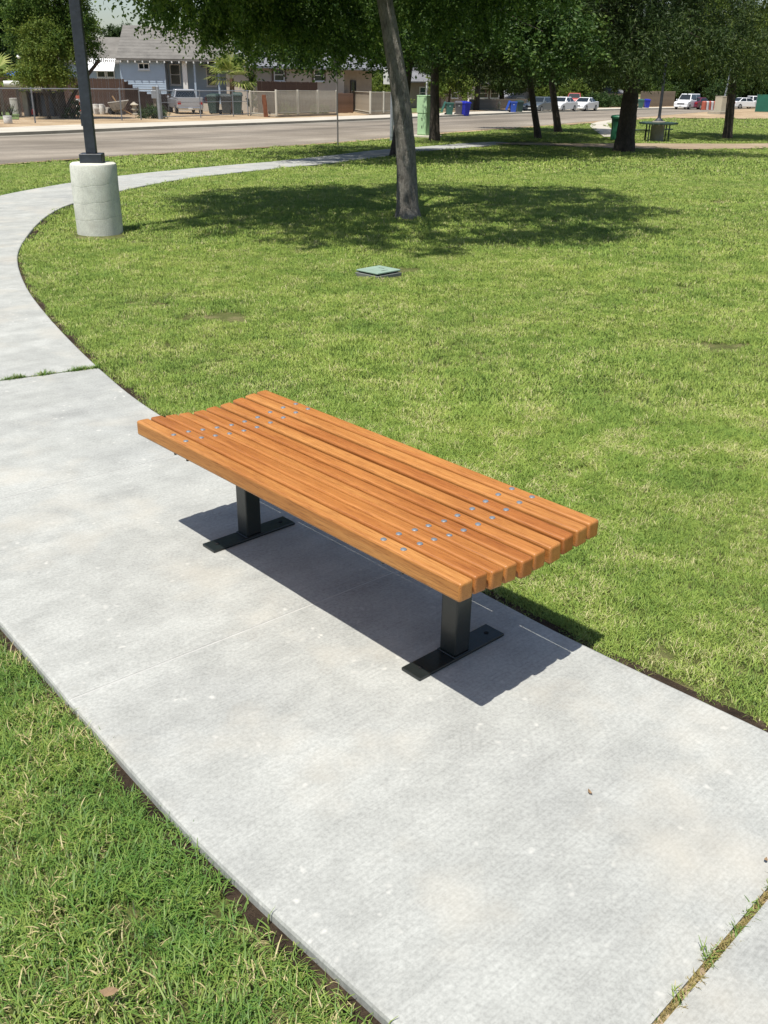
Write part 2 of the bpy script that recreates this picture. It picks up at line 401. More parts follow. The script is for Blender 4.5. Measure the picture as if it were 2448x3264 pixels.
while k < arc[-1]-2: k += 1.53; joints.append(k)
weedy = {round(weed0, 3), round(weed1, 3)}
path = struct(bpy.data.objects.new('path', None)); col.objects.link(path)
def strip(s0, s1, lift=0.0, thick=.10, step=.12):
    ss_ = np.linspace(s0, s1, max(2, int((s1-s0)/step)+1))
    I = np.c_[np.interp(ss_, arc, inner[:, 0]), np.interp(ss_, arc, inner[:, 1])]
    O = np.c_[np.interp(ss_, arc, outer[:, 0]), np.interp(ss_, arc, outer[:, 1])]
    mb = MB(); V = []; c = 0.012
    # cross-section: bottom, side, rounded arris, top
    prof = [(0, -thick), (0, -c), (c*.3, -c*.3), (c, 0), (PWID-c, 0), (PWID-c*.3, -c*.3), (PWID, -c), (PWID, -thick)]
    n = len(ss_)
    for j in range(n):
        d = (O[j]-I[j])/np.linalg.norm(O[j]-I[j])
        e0 = .0035 if j in (0, n-1) else 0
        for w, z in prof:
            q = I[j]+d*w; V.append((q[0], q[1], float(HT(q[0], q[1]))+lift+z-(e0 if z > -thick else 0)))
    F = []
    m_ = len(prof)
    for j in range(n-1):
        for p in range(m_-1): F.append((j*m_+p, (j+1)*m_+p, (j+1)*m_+p+1, j*m_+p+1))
    F.append(tuple(range(m_))); F.append(tuple((n-1)*m_+p for p in reversed(range(m_))))
    mb.add(V, F); return mb
for a, b in zip(joints[:-1], joints[1:]):
    ga = .009 if round(a, 3) in weedy else .0045; gb = .009 if round(b, 3) in weedy else .0045
    strip(a+ga, b-gb).build('slab', CONC, path)
    if round(b, 3) not in weedy and b > weed0 and b < 30: strip(b-.0043, b+.0043, -.0008, .02).build('joint_filler', M('joint_dust', (.45, .45, .42), .9, .1, 20), path)

# ---- street: near and far edge traced on the ground
def edge_line(px, ext0, ext1, deg=4):
    """a smooth line through traced ground points, carried on straight at both ends"""
    P = np.array([G(u, v)[:2] for u, v in px]); c0 = P.mean(0); e = P[-1]-P[0]; e /= np.linalg.norm(e); nn = np.array([-e[1], e[0]])
    s = (P-c0)@e; n = (P-c0)@nn; w = 1/(20+np.linalg.norm(P, axis=1)); co = np.polyfit(s, n, deg, w=w)
    sv = np.linspace(s[0], s[-1], 200); nv = np.polyval(co, sv); Q = c0+sv[:, None]*e+nv[:, None]*nn
    t0 = Q[0]-Q[6]; t0 /= np.linalg.norm(t0); t1 = Q[-1]-Q[-20]; t1 /= np.linalg.norm(t1)
    Q = np.concatenate([[Q[0]+t0*ext0*k/10 for k in range(10, 0, -1)], Q, [Q[-1]+t1*ext1*k/10 for k in range(1, 11)]])
    return Q
ROADN = edge_line([(0, 522), (221, 506), (369, 497), (612, 483), (821, 469), (1043, 455), (1212, 438), (1430, 421), (1583, 410), (1836, 392), (1927, 383), (2034, 374), (2138, 366)], 30, 80)
ROADF = edge_line([(0, 434), (300, 420), (612, 408), (884, 397), (1153, 385), (1334, 377), (1487, 370), (1614, 364), (1836, 356), (2034, 350), (2138, 347.5)], 30, 80, 3)
rfn = normals(ROADF)
def sheet(name, A, B, m, lift, na=2, par=None):
    """ground sheet between two lines with the same number of points"""
    n = min(len(A), len(B)); V = []; F = []
    for i in range(n):
        for j in range(na+1):
            q = A[i]*(1-j/na)+B[i]*j/na; V.append((q[0], q[1], float(HT(*q))+lift))
    for i in range(n-1):
        for j in range(na):
            a = i*(na+1)+j; F.append((a, a+1, a+na+2, a+na+1))
    return MB().add(V, F).build(name, m, par)
def even(L, n):
    d = np.r_[0, np.cumsum(np.linalg.norm(np.diff(L, axis=0), axis=1))]; s = np.linspace(0, d[-1], n)
    return np.c_[np.interp(s, d, L[:, 0]), np.interp(s, d, L[:, 1])]
NR = 140
rn_, rf_ = even(ROADN, NR), even(ROADF, NR)
struct(sheet('road', rn_, rf_, ASPH, .0, 4))
fnm = normals(rf_)
# ---- far kerb, pavement and yards
def ribbon(name, L, nn, o0, o1, z0, z1, m, skip=None):
    mb = MB(); V = []; F = []; n = len(L)
    for i in range(n):
        a = L[i]+nn[i]*o0; b = L[i]+nn[i]*o1; za = float(HT(*a)); zb = float(HT(*b))
        V += [(a[0], a[1], za+z0), (a[0], a[1], za+z1), (b[0], b[1], zb+z1), (b[0], b[1], zb+z0)]
    for i in range(n-1):
        o = i*4; F += [(o, o+4, o+5, o+1), (o+1, o+5, o+6, o+2), (o+2, o+6, o+7, o+3)]
    return mb.add(V, F).build(name, m)
struct(ribbon('kerb', rf_, fnm, 0.0, .18, -.05, .13, M('kerb_concrete', (.34, .31, .25), .9, .2, 1.0)))
struct(ribbon('pavement', rf_, fnm, .18, 3.9, -.05, .125, CONF))
struct(ribbon('gutter', rf_, fnm, -.55, .0, -.02, .006, M('gutter_concrete', (.30, .275, .225), .9, .2, .8)))
yard_b = rf_+fnm*60
struct(sheet('yard', rf_+fnm*3.9, yard_b, DIRT, .11, 12))
# dry verge on the park side of the street
rnn = normals(rn_)
verge_w = np.interp(np.arange(NR)/NR, [0, .22, .40, .6, .8, 1], [.0, .2, .9, 2.2, 4.5, 9])[:, None]
struct(sheet('verge', rn_, rn_-rnn*verge_w, DIRT, -.006, 2))
# tan path on the right, loop path and the sandy ground at the far right
def poly_sheet(name, P, m, lift, sub=3):
    me = bpy.data.meshes.new(name); bm = bmesh.new()
    f = bm.faces.new([bm.verts.new((p[0], p[1], 0)) for p in P]); bmesh.ops.triangulate(bm, faces=[f])
    for _ in range(sub): bmesh.ops.subdivide_edges(bm, edges=bm.edges[:], cuts=1, use_grid_fill=True)
    for v in bm.verts: v.co.z = float(HT(v.co.x, v.co.y))+lift
    bmesh.ops.recalc_face_normals(bm, faces=bm.faces)
    for f in bm.faces:
        if f.normal.z < 0: f.normal_flip()
    bm.to_mesh(me); bm.free(); return obj(name, me, m)
TAN = [(4.6, 41.3), (7.0, 40.6), (9.2, 38.7), (12, 39.2), (15.6, 41.3), (22, 44), (30, 46.5), (30, 49.5), (22, 47.0), (16.7, 44.5), (10.6, 43.4), (7.9, 42.6), (4.6, 42.7)]
tanp = resample([(4.4, 41.7), (7.0, 41.4), (10.0, 41.0), (16.2, 42.9), (22, 45.4), (30, 48)], .5); tnn = normals(tanp)
tw = np.interp(tanp[:, 0], [4.5, 7, 9.5, 11, 15.6, 22, 30], [.6, .95, 2.2, 2.2, 1.5, 1.6, 1.6])[:, None]
struct(sheet('tan_path', tanp-tnn*tw, tanp+tnn*tw, TANP, .012, 2))
LOOP = [G(u, v)[:2] for u, v in ((1960, 381), (1908, 388), (1884, 395), (1880, 402), (1893, 414), (1908, 425), (1925, 436), (1960, 436), (2010, 436), (2010, 424), (1972, 420), (1945, 408), (1938, 398), (1950, 392), (1990, 384))]
struct(poly_sheet('loop_path', LOOP, CONF, .01))
SAND = [G(u, v)[:2] for u, v in ((2034, 375), (2138, 367), (2272, 359), (2448, 352), (2700, 350), (2700, 379), (2448, 379), (2200, 377), (2040, 378.5))]
struct(poly_sheet('sandy_ground', SAND, DIRT, .012))

# ---- the ground itself: one sheet to the horizon, just below the path
ys = np.r_[np.arange(-6, 20, .5), np.arange(20, 60, 1.5), np.arange(60, 160, 6), np.array([160, 200, 260, 340, 450, 700, 1200])]
xs = np.r_[-900, -400, -200, -120, np.arange(-80, 90, 2.0), 120, 200, 400, 900]
XX, YY = np.meshgrid(xs, ys); ZZ = HT(XX, YY) - .045 + .012*(vnoise(XX, YY, .5)-.5)
nx = len(xs); V = np.c_[XX.ravel(), YY.ravel(), ZZ.ravel()]
ii = (np.arange(len(ys)-1)[:, None]*nx + np.arange(nx-1)[None]).ravel()
struct(obj('ground', mesh_np('ground', V, np.c_[ii, ii+1, ii+nx+1, ii+nx], SOIL), None))
# bare soil along both edges of the path and between the slabs
struct(sheet('edge_soil', inner+nrm*.05, inner-nrm*(.055+.035*vnoise(inner[:, 0], inner[:, 1], 3.0)[:, None]), EDGE, -.030, 1))
struct(sheet('edge_soil', outer-nrm*.05, outer+nrm*(.02+.03*vnoise(outer[:, 0], outer[:, 1], 2.5)[:, None]), EDGE, -.034, 1))
struct(strip(weed0-.05, weed0+.05, -.010, .02).build('joint_soil', TANP)); struct(strip(weed1-.05, weed1+.05, -.022, .02).build('joint_soil', EDGE))

# ================================================================== GRASS
def tuft_mesh(name, seed, n, rad, lmin, lmax, w, lean, m, segs=2):
    r = np.random.default_rng(seed); V = []; F = []; T = []; H = []
    for i in range(n):
        a = r.uniform(0, 2*math.pi); rr = rad*math.sqrt(r.random()); bx, by = rr*math.cos(a), rr*math.sin(a)
        d = r.uniform(0, 2*math.pi); L = r.uniform(lmin, lmax); ln = r.uniform(lean*.35, lean); ww = w*r.uniform(.6, 1.25)
        tw = r.uniform(-.6, .6); t = r.random(); px, py = -math.sin(d+tw), math.cos(d+tw); o = len(V)
        ang0 = r.uniform(.05, .35)
        x, y, z = bx, by, -.004; th = ang0
        for k in range(segs+1):
            f = k/segs; wk = ww*(1-.8*f**1.6)*.5
            V += [(x-px*wk, y-py*wk, z), (x+px*wk, y+py*wk, z)]; T += [t, t]; H += [f, f]
            st = L/segs; x += math.cos(d)*math.sin(th)*st; y += math.sin(d)*math.sin(th)*st; z += math.cos(th)*st; th += ln/segs*1.6
            z = max(z, .003)
        for k in range(segs): F.append((o+2*k, o+2*k+1, o+2*k+3, o+2*k+2))
    me = mesh_np(name, np.array(V), np.array(F), m, {'tint': np.array(T), 'tip': np.array(H)})
    return bpy.data.objects.new(name, me)
def instancer(name, label, pts, rot, scl, idx, variants, cat='grass'):
    me = bpy.data.meshes.new(name); me.vertices.add(len(pts)); me.vertices.foreach_set('co', pts.astype(np.float32).ravel())
    for an, ty, arr, key in (('rot', 'FLOAT_VECTOR', rot, 'vector'), ('scl', 'FLOAT_VECTOR', scl, 'vector'), ('idx', 'INT', idx, 'value')):
        a = me.attributes.new(an, ty, 'POINT'); a.data.foreach_set(key, arr.astype(np.int32 if ty == 'INT' else np.float32).ravel())
    o = bpy.data.objects.new(name, me); col.objects.link(o); o['kind'] = 'stuff'; o['label'] = label; o['category'] = cat
    ng = bpy.data.node_groups.new(name, 'GeometryNodeTree')
    ng.interface.new_socket('Geometry', in_out='INPUT', socket_type='NodeSocketGeometry')
    ng.interface.new_socket('Geometry', in_out='OUTPUT', socket_type='NodeSocketGeometry')
    N = ng.nodes; L = ng.links
    gi = N.new('NodeGroupInput'); go = N.new('NodeGroupOutput'); ip = N.new('GeometryNodeInstanceOnPoints'); jn = N.new('GeometryNodeJoinGeometry')
    for v in variants:
        oi = N.new('GeometryNodeObjectInfo'); oi.inputs['Object'].default_value = v; oi.inputs['As Instance'].default_value = False
        g2 = N.new('GeometryNodeGeometryToInstance'); L.new(oi.outputs['Geometry'], g2.inputs[0]); L.new(g2.outputs[0], jn.inputs[0])
    L.new(gi.outputs[0], ip.inputs['Points']); L.new(jn.outputs[0], ip.inputs['Instance']); ip.inputs['Pick Instance'].default_value = True
    def na(n, ty):
        x = N.new('GeometryNodeInputNamedAttribute'); x.data_type = ty; x.inputs['Name'].default_value = n
        return next(s for s in x.outputs if s.enabled)
    L.new(na('idx', 'INT'), ip.inputs['Instance Index']); L.new(na('rot', 'FLOAT_VECTOR'), ip.inputs['Rotation']); L.new(na('scl', 'FLOAT_VECTOR'), ip.inputs['Scale'])
    L.new(ip.outputs[0], go.inputs[0])
    md = o.modifiers.new('tufts', 'NODES'); md.node_group = ng
    return o
GM = grass_m('lawn_grass', (.165, .275, .055), (.290, .395, .082), (.40, .47, .12), (.59, .56, .30))
GM2 = grass_m('lush_grass', (.085, .20, .036), (.175, .285, .055), (.33, .39, .09), (.56, .49, .26))
LAMP = G(318, 742); TREE0 = G(1302, 686); VALVE = G(1200, 866)
TRUNKS = [G(1302, 686), G(1265, 495), G(1385, 450), G(1713, 440), G(1778, 420), G(1990, 478), G(2318, 440)]
def sample(n, y0, y1, half):
    y = np.sqrt(rng.random(n)*(y1*y1-y0*y0)+y0*y0); x = (rng.random(n)*2-1)*half(y); return x, y
def keep_lawn(x, y, clear):
    k = dist_poly(x, y, centre) > PWID/2 + clear
    # park side of the street only
    d = dist_poly(x, y, rn_); i = np.array([np.argmin(np.hypot(rn_[:, 0]-a, rn_[:, 1]-b)) for a, b in zip(x, y)]) if len(x) else np.zeros(0, int)
    side = ((x-rn_[i, 0])*rnn[i, 0]+(y-rn_[i, 1])*rnn[i, 1]) if len(x) else x
    k &= side < -(.15+verge_w[i, 0]*(.55+.5*vnoise(x, y, .9)))
    k &= np.hypot(x-LAMP[0], y-LAMP[1]) > .30+.14*vnoise(x, y, 4)
    for t in TRUNKS: k &= np.hypot(x-t[0], y-t[1]) > .22+.25*vnoise(x, y, 5)
    k &= ~((abs(x-VALVE[0]-.02) < .27) & (abs(y-VALVE[1]-.03) < .23)); k &= ~((np.hypot((x-VALVE[0]-.32)/1.5, y-VALVE[1]-.33) < .17*(.4+vnoise(x, y, 7))))
    for bu, bv, br_ in ((2170, 905, .34), (2040, 925, .22), (2300, 640, .5), (2090, 1345, .16), (1840, 1480, .13), (1760, 700, .4), (690, 1000, .3), (2330, 1090, .25)):
        q = G(bu, bv); k &= np.hypot((x-q[0])/1.6, y-q[1]) > br_*(vnoise(x, y, 6.0)+.25*vnoise(x, y, 20.0)-.1)
    far = y > 36
    if far.any():
        k &= ~(far & (dist_poly(x, y, tanp) < np.interp(x, tanp[:, 0], tw[:, 0]))); k &= ~inpoly(x, y, LOOP); k &= ~inpoly(x, y, SAND)
    return k
def lawn(name, label, n, y0, y1, half, variants, smin, smax, clear, lush=False, thin=0.0):
    x, y = sample(n, y0, y1, half)
    cl = clear*(.35+1.3*vnoise(x, y, 2.2))
    k = keep_lawn(x, y, cl)
    if thin: k &= (vnoise(x, y, 1.6)*.55+vnoise(x, y, 5.0)*.45) > thin*rng.random(len(x))
    side = None
    x, y = x[k], y[k]
    n = len(x); pts = np.c_[x, y, HT(x, y)-.040]
    rot = np.c_[rng.normal(0, .12, n), rng.normal(0, .12, n), rng.random(n)*6.283]
    s = rng.uniform(smin, smax, n)*(.72+.6*vnoise(x, y, 1.1)); scl = np.c_[s, s, s*(.75+.55*vnoise(x, y, 3.1))]
    return x, y, pts, rot, scl
def make_lawn(name, label, parts, variants):
    pts = np.concatenate([p[2] for p in parts]); rot = np.concatenate([p[3] for p in parts]); scl = np.concatenate([p[4] for p in parts])
    return instancer(name, label, pts, rot, scl, rng.integers(0, len(variants), len(pts)), variants)
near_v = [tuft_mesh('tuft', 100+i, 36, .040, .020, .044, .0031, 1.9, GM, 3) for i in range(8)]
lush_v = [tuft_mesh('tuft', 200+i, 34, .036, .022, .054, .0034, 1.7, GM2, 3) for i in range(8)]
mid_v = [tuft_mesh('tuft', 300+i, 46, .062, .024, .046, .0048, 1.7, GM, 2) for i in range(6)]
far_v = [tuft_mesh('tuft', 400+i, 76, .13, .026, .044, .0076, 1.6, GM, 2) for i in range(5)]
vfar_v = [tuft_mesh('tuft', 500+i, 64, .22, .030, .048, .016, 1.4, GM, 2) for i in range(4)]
# strip of lawn on the street side of the path, close by: longer and greener
x, y = sample(34000, .75, 4.2, lambda y: 3.2+0*y)
io = np.array([np.argmin(np.hypot(outer[:, 0]-a, outer[:, 1]-b)) for a, b in zip(x, y)])
sd = (x-outer[io, 0])*nrm[io, 0]+(y-outer[io, 1])*nrm[io, 1]
k = (sd > .008+.06*vnoise(x, y, 3.2)**3) & ((vnoise(x, y, 2.0)*.5+vnoise(x, y, 6.0)*.5) > .50*rng.random(len(x))**2)
x, y = x[k], y[k]; n = len(x)
s = rng.uniform(.75, 1.25, n)*(.7+.6*vnoise(x, y, 2.0))
instancer('grass', 'lush green grass with bare earth spots beside the concrete path', np.c_[x, y, HT(x, y)-.042], np.c_[rng.normal(0, .2, n), rng.normal(0, .2, n), rng.random(n)*6.283],
          np.c_[s, s, s*(.8+.5*vnoise(x, y, 4.0))], rng.integers(0, 8, n), lush_v)
half = lambda y: .62*y+1.2
A = lawn('a', '', 46000, 1.2, 5.6, half, near_v, .75, 1.2, .05, thin=.42)
kk = [(A[0]*.68+A[1]*.735) > (.44*.68+3.14*.735)-.2]      # lawn side only
A = tuple(a[kk[0]] for a in A)
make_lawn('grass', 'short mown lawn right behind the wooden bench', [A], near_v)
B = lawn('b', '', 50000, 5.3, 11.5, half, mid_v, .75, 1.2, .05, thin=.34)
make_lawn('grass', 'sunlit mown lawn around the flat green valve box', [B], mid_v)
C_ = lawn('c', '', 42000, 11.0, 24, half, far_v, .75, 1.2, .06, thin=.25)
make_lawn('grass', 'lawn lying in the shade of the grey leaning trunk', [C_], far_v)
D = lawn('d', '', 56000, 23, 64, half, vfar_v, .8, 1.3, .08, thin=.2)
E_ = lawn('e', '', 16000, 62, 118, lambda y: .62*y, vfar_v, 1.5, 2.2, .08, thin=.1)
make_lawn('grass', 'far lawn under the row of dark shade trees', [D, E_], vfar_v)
# weeds in the two wide joints
DRY = grass_m('dry_weed', (.20, .22, .06), (.34, .27, .11), (.45, .36, .17), (.50, .38, .18))
dry_v = [tuft_mesh('tuft', 600+i, 14, .009, .008, .024, .0030, 1.9, DRY, 2) for i in range(5)]
grn_v = [tuft_mesh('tuft', 650+i, 16, .016, .018, .045, .0042, 1.5, GM2, 2) for i in range(5)]
def joint_weeds(sj, n, vs, label, dens):
    i = np.interp(sj, arc, np.arange(len(arc))); a = np.array([np.interp(sj, arc, inner[:, 0]), np.interp(sj, arc, inner[:, 1])]); b = np.array([np.interp(sj, arc, outer[:, 0]), np.interp(sj, arc, outer[:, 1])])
    t = rng.random(n); t = t[vnoise(t*20, t*0+sj, .55) > dens*rng.random(len(t))]; n = len(t)
    p = a+(b-a)*t[:, None]+rng.normal(0, .006, (n, 2))
    sc = rng.uniform(.6, 1.15, n)*(.5+.9*vnoise(t*20, t*0+3, .8))
    instancer('joint_weeds', label, np.c_[p, np.full(n, -.012)], np.c_[rng.normal(0, .3, n), rng.normal(0, .3, n), rng.random(n)*6.28], np.c_[sc, sc, sc], rng.integers(0, len(vs), n), vs, 'weeds')
joint_weeds(weed0, 520, dry_v*4+grn_v[:1], 'dry straw-coloured weeds in the wide slab joint', .5)
joint_weeds(weed1, 420, grn_v+dry_v[:1], 'green weeds filling the slab joint beyond the bench', .35)
# dead leaves lying about
LEAFB = M('dead_leaf', (.26, .17, .09), .8, .3, 30)
for i, (u, v) in enumerate(((350, 3178), (1880, 2530), (2440, 2745))):
    p = G(u, v); a = i*2.1; mb = MB(); L_ = .022 if i == 0 else .009
    mb.add([(-L_, 0, .004), (-.3*L_, .5*L_, .001), (.5*L_, .45*L_, .003), (L_, 0, .008), (.5*L_, -.45*L_, .004), (-.3*L_, -.5*L_, .0), (0, 0, -.001)],
           [(0, 6, 1), (1, 6, 2), (2, 6, 3), (3, 6, 4), (4, 6, 5), (5, 6, 0)])
    o = mb.build('dead_leaf', LEAFB); o.location = (p[0], p[1], p[2]+(.015 if i == 0 else .004)); o.rotation_euler = (0, 0, a)
    tag(o, ('curled brown leaf lying in the lush grass', 'tiny dry leaf scrap on the bare concrete near the bench', 'tiny dry leaf scrap on concrete by the straw-filled joint')[i], 'leaf')
# ================================================================== BENCH
WOOD = wood_m(); BLACK = M('black_powder_coat', (.012, .016, .015), .38, .3, 6, bump=.05, coat=.3); ZINC = M('zinc_bolt', (.24, .27, .30), .55, .1, 20, metal=.5)
BYAW = 2.3173
# bench axes: x along the slats from the near end, y across from the front edge
bench = \
    thing('park_bench', 'backless slatted wooden bench on two black steel posts, standing on the concrete path', 'bench', (.2166, 2.3174, 0), BYAW)
BL, BW, NS = 1.83, .6613, 10
dip = [0, -.002, -.009, -.016, -.020, -.020, -.016, -.009, -.002, 0]
pit = (BW-.0575)/(NS-1)
def slat_mesh(w, h):
    mb = MB().box(0, BL, -w/2, w/2, -h, 0)
    me = mb.mesh('slat', False, .0085, 3)
    for p in me.polygons: p.use_smooth = abs(p.normal.x) < .95 and p.area < .03
    me.materials.append(WOOD); return me
SM = [slat_mesh(.0550, .062), slat_mesh(.0540, .061)]
bolt = MB().lathe([(.0102, 0), (.0102, .0012), (.0088, .0030), (.0055, .0042), (.002, .0046)], 14).mesh('bolt', True); bolt.materials.append(ZINC)
bx_near = (.262, .352); bx_far = (1.488, 1.578)
for i in range(NS):
    y = -(.0575/2 + i*pit); z = .5200 + dip[i]
    sl_ = (dip[min(i+1, 9)]-dip[max(i-1, 0)])/(2*pit)
    o = obj('slat', SM[i % 2], None, bench); o.location = (random.uniform(-.004, .004), y, z); o.rotation_euler = (math.atan(-sl_)*.8, 0, random.uniform(-.0012, .0012))
    for x in bx_near+bx_far:
        b = obj('bolt', bolt, None, o); b.location = (x-o.location.x+random.uniform(-.002, .002), random.uniform(-.002, .002), -.0003); b.rotation_euler = (random.uniform(-.05, .05), random.uniform(-.05, .05), random.uniform(0, 6))
for xc in (.307, 1.531):
    # curved flat bars that carry the slats, with a channel between
    mb = MB()
    for dx in (-.045, .045):
        for i in range(NS-1):
            y0 = -(.0575/2+i*pit); y1 = -(.0575/2+(i+1)*pit); z0 = .4565+dip[i]; z1 = .4565+dip[i+1]
            mb.hexa([(xc+dx-.02, y0, z0-.010), (xc+dx+.02, y0, z0-.010), (xc+dx+.02, y1, z1-.010), (xc+dx-.02, y1, z1-.010), (xc+dx-.02, y0, z0), (xc+dx+.02, y0, z0), (xc+dx+.02, y1, z1), (xc+dx-.02, y1, z1)])
    br = mb.build('support_bar', BLACK, bench)
    for dx in (-.045, .045):
        for i in range(NS):
            y0 = -(.0575/2+i*pit); n_ = MB().cyl((xc+dx, y0, .446+dip[i]), (xc+dx, y0, .4385+dip[i]), .006, seg=6).build('bolt_end', BLACK, br)
    yc = -BW/2
    MB().box(xc-.037, xc+.037, yc-.037, yc+.037, .0155, .432).build('leg', BLACK, bench, False, .006, 2)
    MB().box(xc-.062, xc+.062, yc-.2, yc+.2, .4265, .4375).build('mounting_plate', BLACK, bench, False, .002, 1)
    pl = MB().box(xc-.0445, xc+.0445, yc-.212, yc+.212, .001, .0125).build('base_plate', BLACK, bench, False, .003, 2)
    MB().box(xc-.043, xc+.043, yc-.043, yc+.043, .0127, .0165).build('weld', BLACK, pl, False, .002, 1)
    for s in (-1, 1): MB().lathe([(.0085, 0), (.0085, .0016)], 12, (xc, yc+s*.165, .0126)).build('hole', M('hole_dark', (.003, .003, .003), .9, .1), pl)

# ================================================================== LAMP POST (left)
POLE = M('blue_black_pole_paint', (.030, .036, .046), .5, .55, 2.2, bump=.2); FOOT = concrete_m('footing_concrete', (.66, .66, .58), (.58, .585, .52))
def footing_mesh(R0, H0):
    mb = MB(); prof = [(R0*1.0, -.12), (R0, .02)]
    for zz in (.20, .40, .60):
        h = zz*H0/.84
        prof += [(R0, h-.03), (R0, h-.008), (R0*.9995, h-.0035), (R0*.990, h-.0015), (R0*.990, h+.0015), (R0*.9995, h+.0035), (R0, h+.006), (R0, h+.03)]
    prof += [(R0*.99, H0-.035), (R0*.965, H0-.012), (R0*.90, H0), (R0*.3, H0+.004)]
    seg = 72; o = 0; V = []; 
    for r, z in prof:
        for k in range(seg):
            th = 2*math.pi*k/seg
            # lift seams slightly tilted and ragged, pits in the lower part
            rr = r+.002*math.sin(3*th+z*9); zz = z + (.030*math.cos(th-.5)+.006*math.sin(7*th) if .1 < z < .7 else 0)
            V.append((rr*math.cos(th), rr*math.sin(th), zz))
    F = []
    for i in range(len(prof)-1):
        for k in range(seg):
            k2 = (k+1) % seg; F.append((i*seg+k, i*seg+k2, (i+1)*seg+k2, (i+1)*seg+k))
    F.append(tuple((len(prof)-1)*seg+k for k in range(seg)))
    return mb.add(V, F)
def lamp_post(loc, rz, label, R0=.285, H0=.84, hp=5.2, full=True):
    t = thing('lamp_post', label, 'lamp post', loc, rz)
    ft = footing_mesh(R0, H0).build('footing', FOOT, t, True)
    MB().box(-.135, .135, -.135, .135, H0+.002, H0+.108).build('base_cover', POLE, t, False, .006, 1)
    mb = MB(); s = .062
    mb.hexa([(-s, -s, H0+.108), (s, -s, H0+.108), (s, s, H0+.108), (-s, s, H0+.108), (-s, -s, H0+hp), (s, -s, H0+hp), (s, s, H0+hp), (-s, s, H0+hp)])
    pl = mb.build('pole', POLE, t, False, .008, 2)
    MB().box(-.083, -.0625, -.03, .03, H0+.42, H0+.56).build('hand_hole_cover', POLE, pl, False, .003, 1)
    MB().box(-.30, .30, -.16, .16, H0+hp, H0+hp+.16).build('lamp_head', POLE, t, False, .03, 2)
    return t
lamp_post((LAMP[0]-.075, LAMP[1]+.28, HT(*LAMP[:2])-.035), .13, 'dark square lamp post on a pale round concrete footing beside the path bend')

# ================================================================== VALVE BOX
LID = M('faded_green_plastic', (.26, .36, .285), .6, .12, 8, bump=.1)
p = VALVE; t = thing('valve_box', 'flat pale green irrigation valve box lid set in the lawn', 'valve box', (p[0]+.02, p[1]+.02, HT(p[0], p[1])-.04), .80)
lw = .17; ld = .155
mb = MB().box(-lw-.008, lw+.008, -ld-.008, ld+.008, -.05, .032); mb.build('box_rim', M('valve_box_rim', (.16, .17, .15), .8, .2, 9), t, False, .004, 1)
lid = MB().box(-lw, lw, -ld, ld, .045, .062).build('lid', LID, t, False, .006, 2)
MB().box(-lw+.02, lw-.02, -ld+.02, ld-.02, .0325, .0448).build('gap_shade', M('dark_gap', (.01, .01, .01), .9, .2), t)  # near-black block paints the shade in the gap under the lid
MB().box(-.05, .04, -.095, -.085, .0622, .0635).build('finger_slot', M('slot_dark', (.05, .07, .055), .8, .2), lid)
MB().box(.06, .07, -.02, .06, .0622, .0632).build('cast_mark', M('slot_dark', (.05, .07, .055), .8, .2), lid)

# ================================================================== TREES
BARK = bark_m('grey_elm_bark', (.25, .235, .205), (.115, .105, .09)); BARKD = bark_m('dark_bark', (.075, .060, .046), (.035, .028, .022))
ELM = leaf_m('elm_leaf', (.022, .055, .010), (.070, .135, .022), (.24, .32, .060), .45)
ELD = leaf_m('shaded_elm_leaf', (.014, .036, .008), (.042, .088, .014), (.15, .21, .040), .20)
CON = leaf_m('feathery_leaf', (.014, .032, .007), (.036, .064, .013), (.12, .155, .035), .18)
YEL = leaf_m('yellow_green_leaf', (.055, .105, .018), (.13, .19, .030), (.28, .32, .065), .36)
DKL = leaf_m('dark_leaf', (.018, .042, .012), (.042, .082, .020), (.085, .135, .035), .25)
def leaves(r, P, D, L, W, m, name, tint):
    """leaf rhombs: P centres, D main directions"""
    n = len(P); D = D/np.linalg.norm(D, axis=1)[:, None]
    q = r.normal(size=(n, 3)); S = np.cross(D, q); S /= np.linalg.norm(S, axis=1)[:, None]
    L = (L*r.uniform(.65, 1.3, n))[:, None]; W = (W*r.uniform(.65, 1.3, n))[:, None]
    V = np.stack([P-D*L*.5, P+S*W*.5+D*L*.05, P+D*L*.5, P-S*W*.5+D*L*.05], 1).reshape(-1, 3)
    F = np.arange(4*n).reshape(n, 4)
    return mesh_np(name, V, F, m, {'tint': np.repeat(tint, 4)})
BLOBS = {}
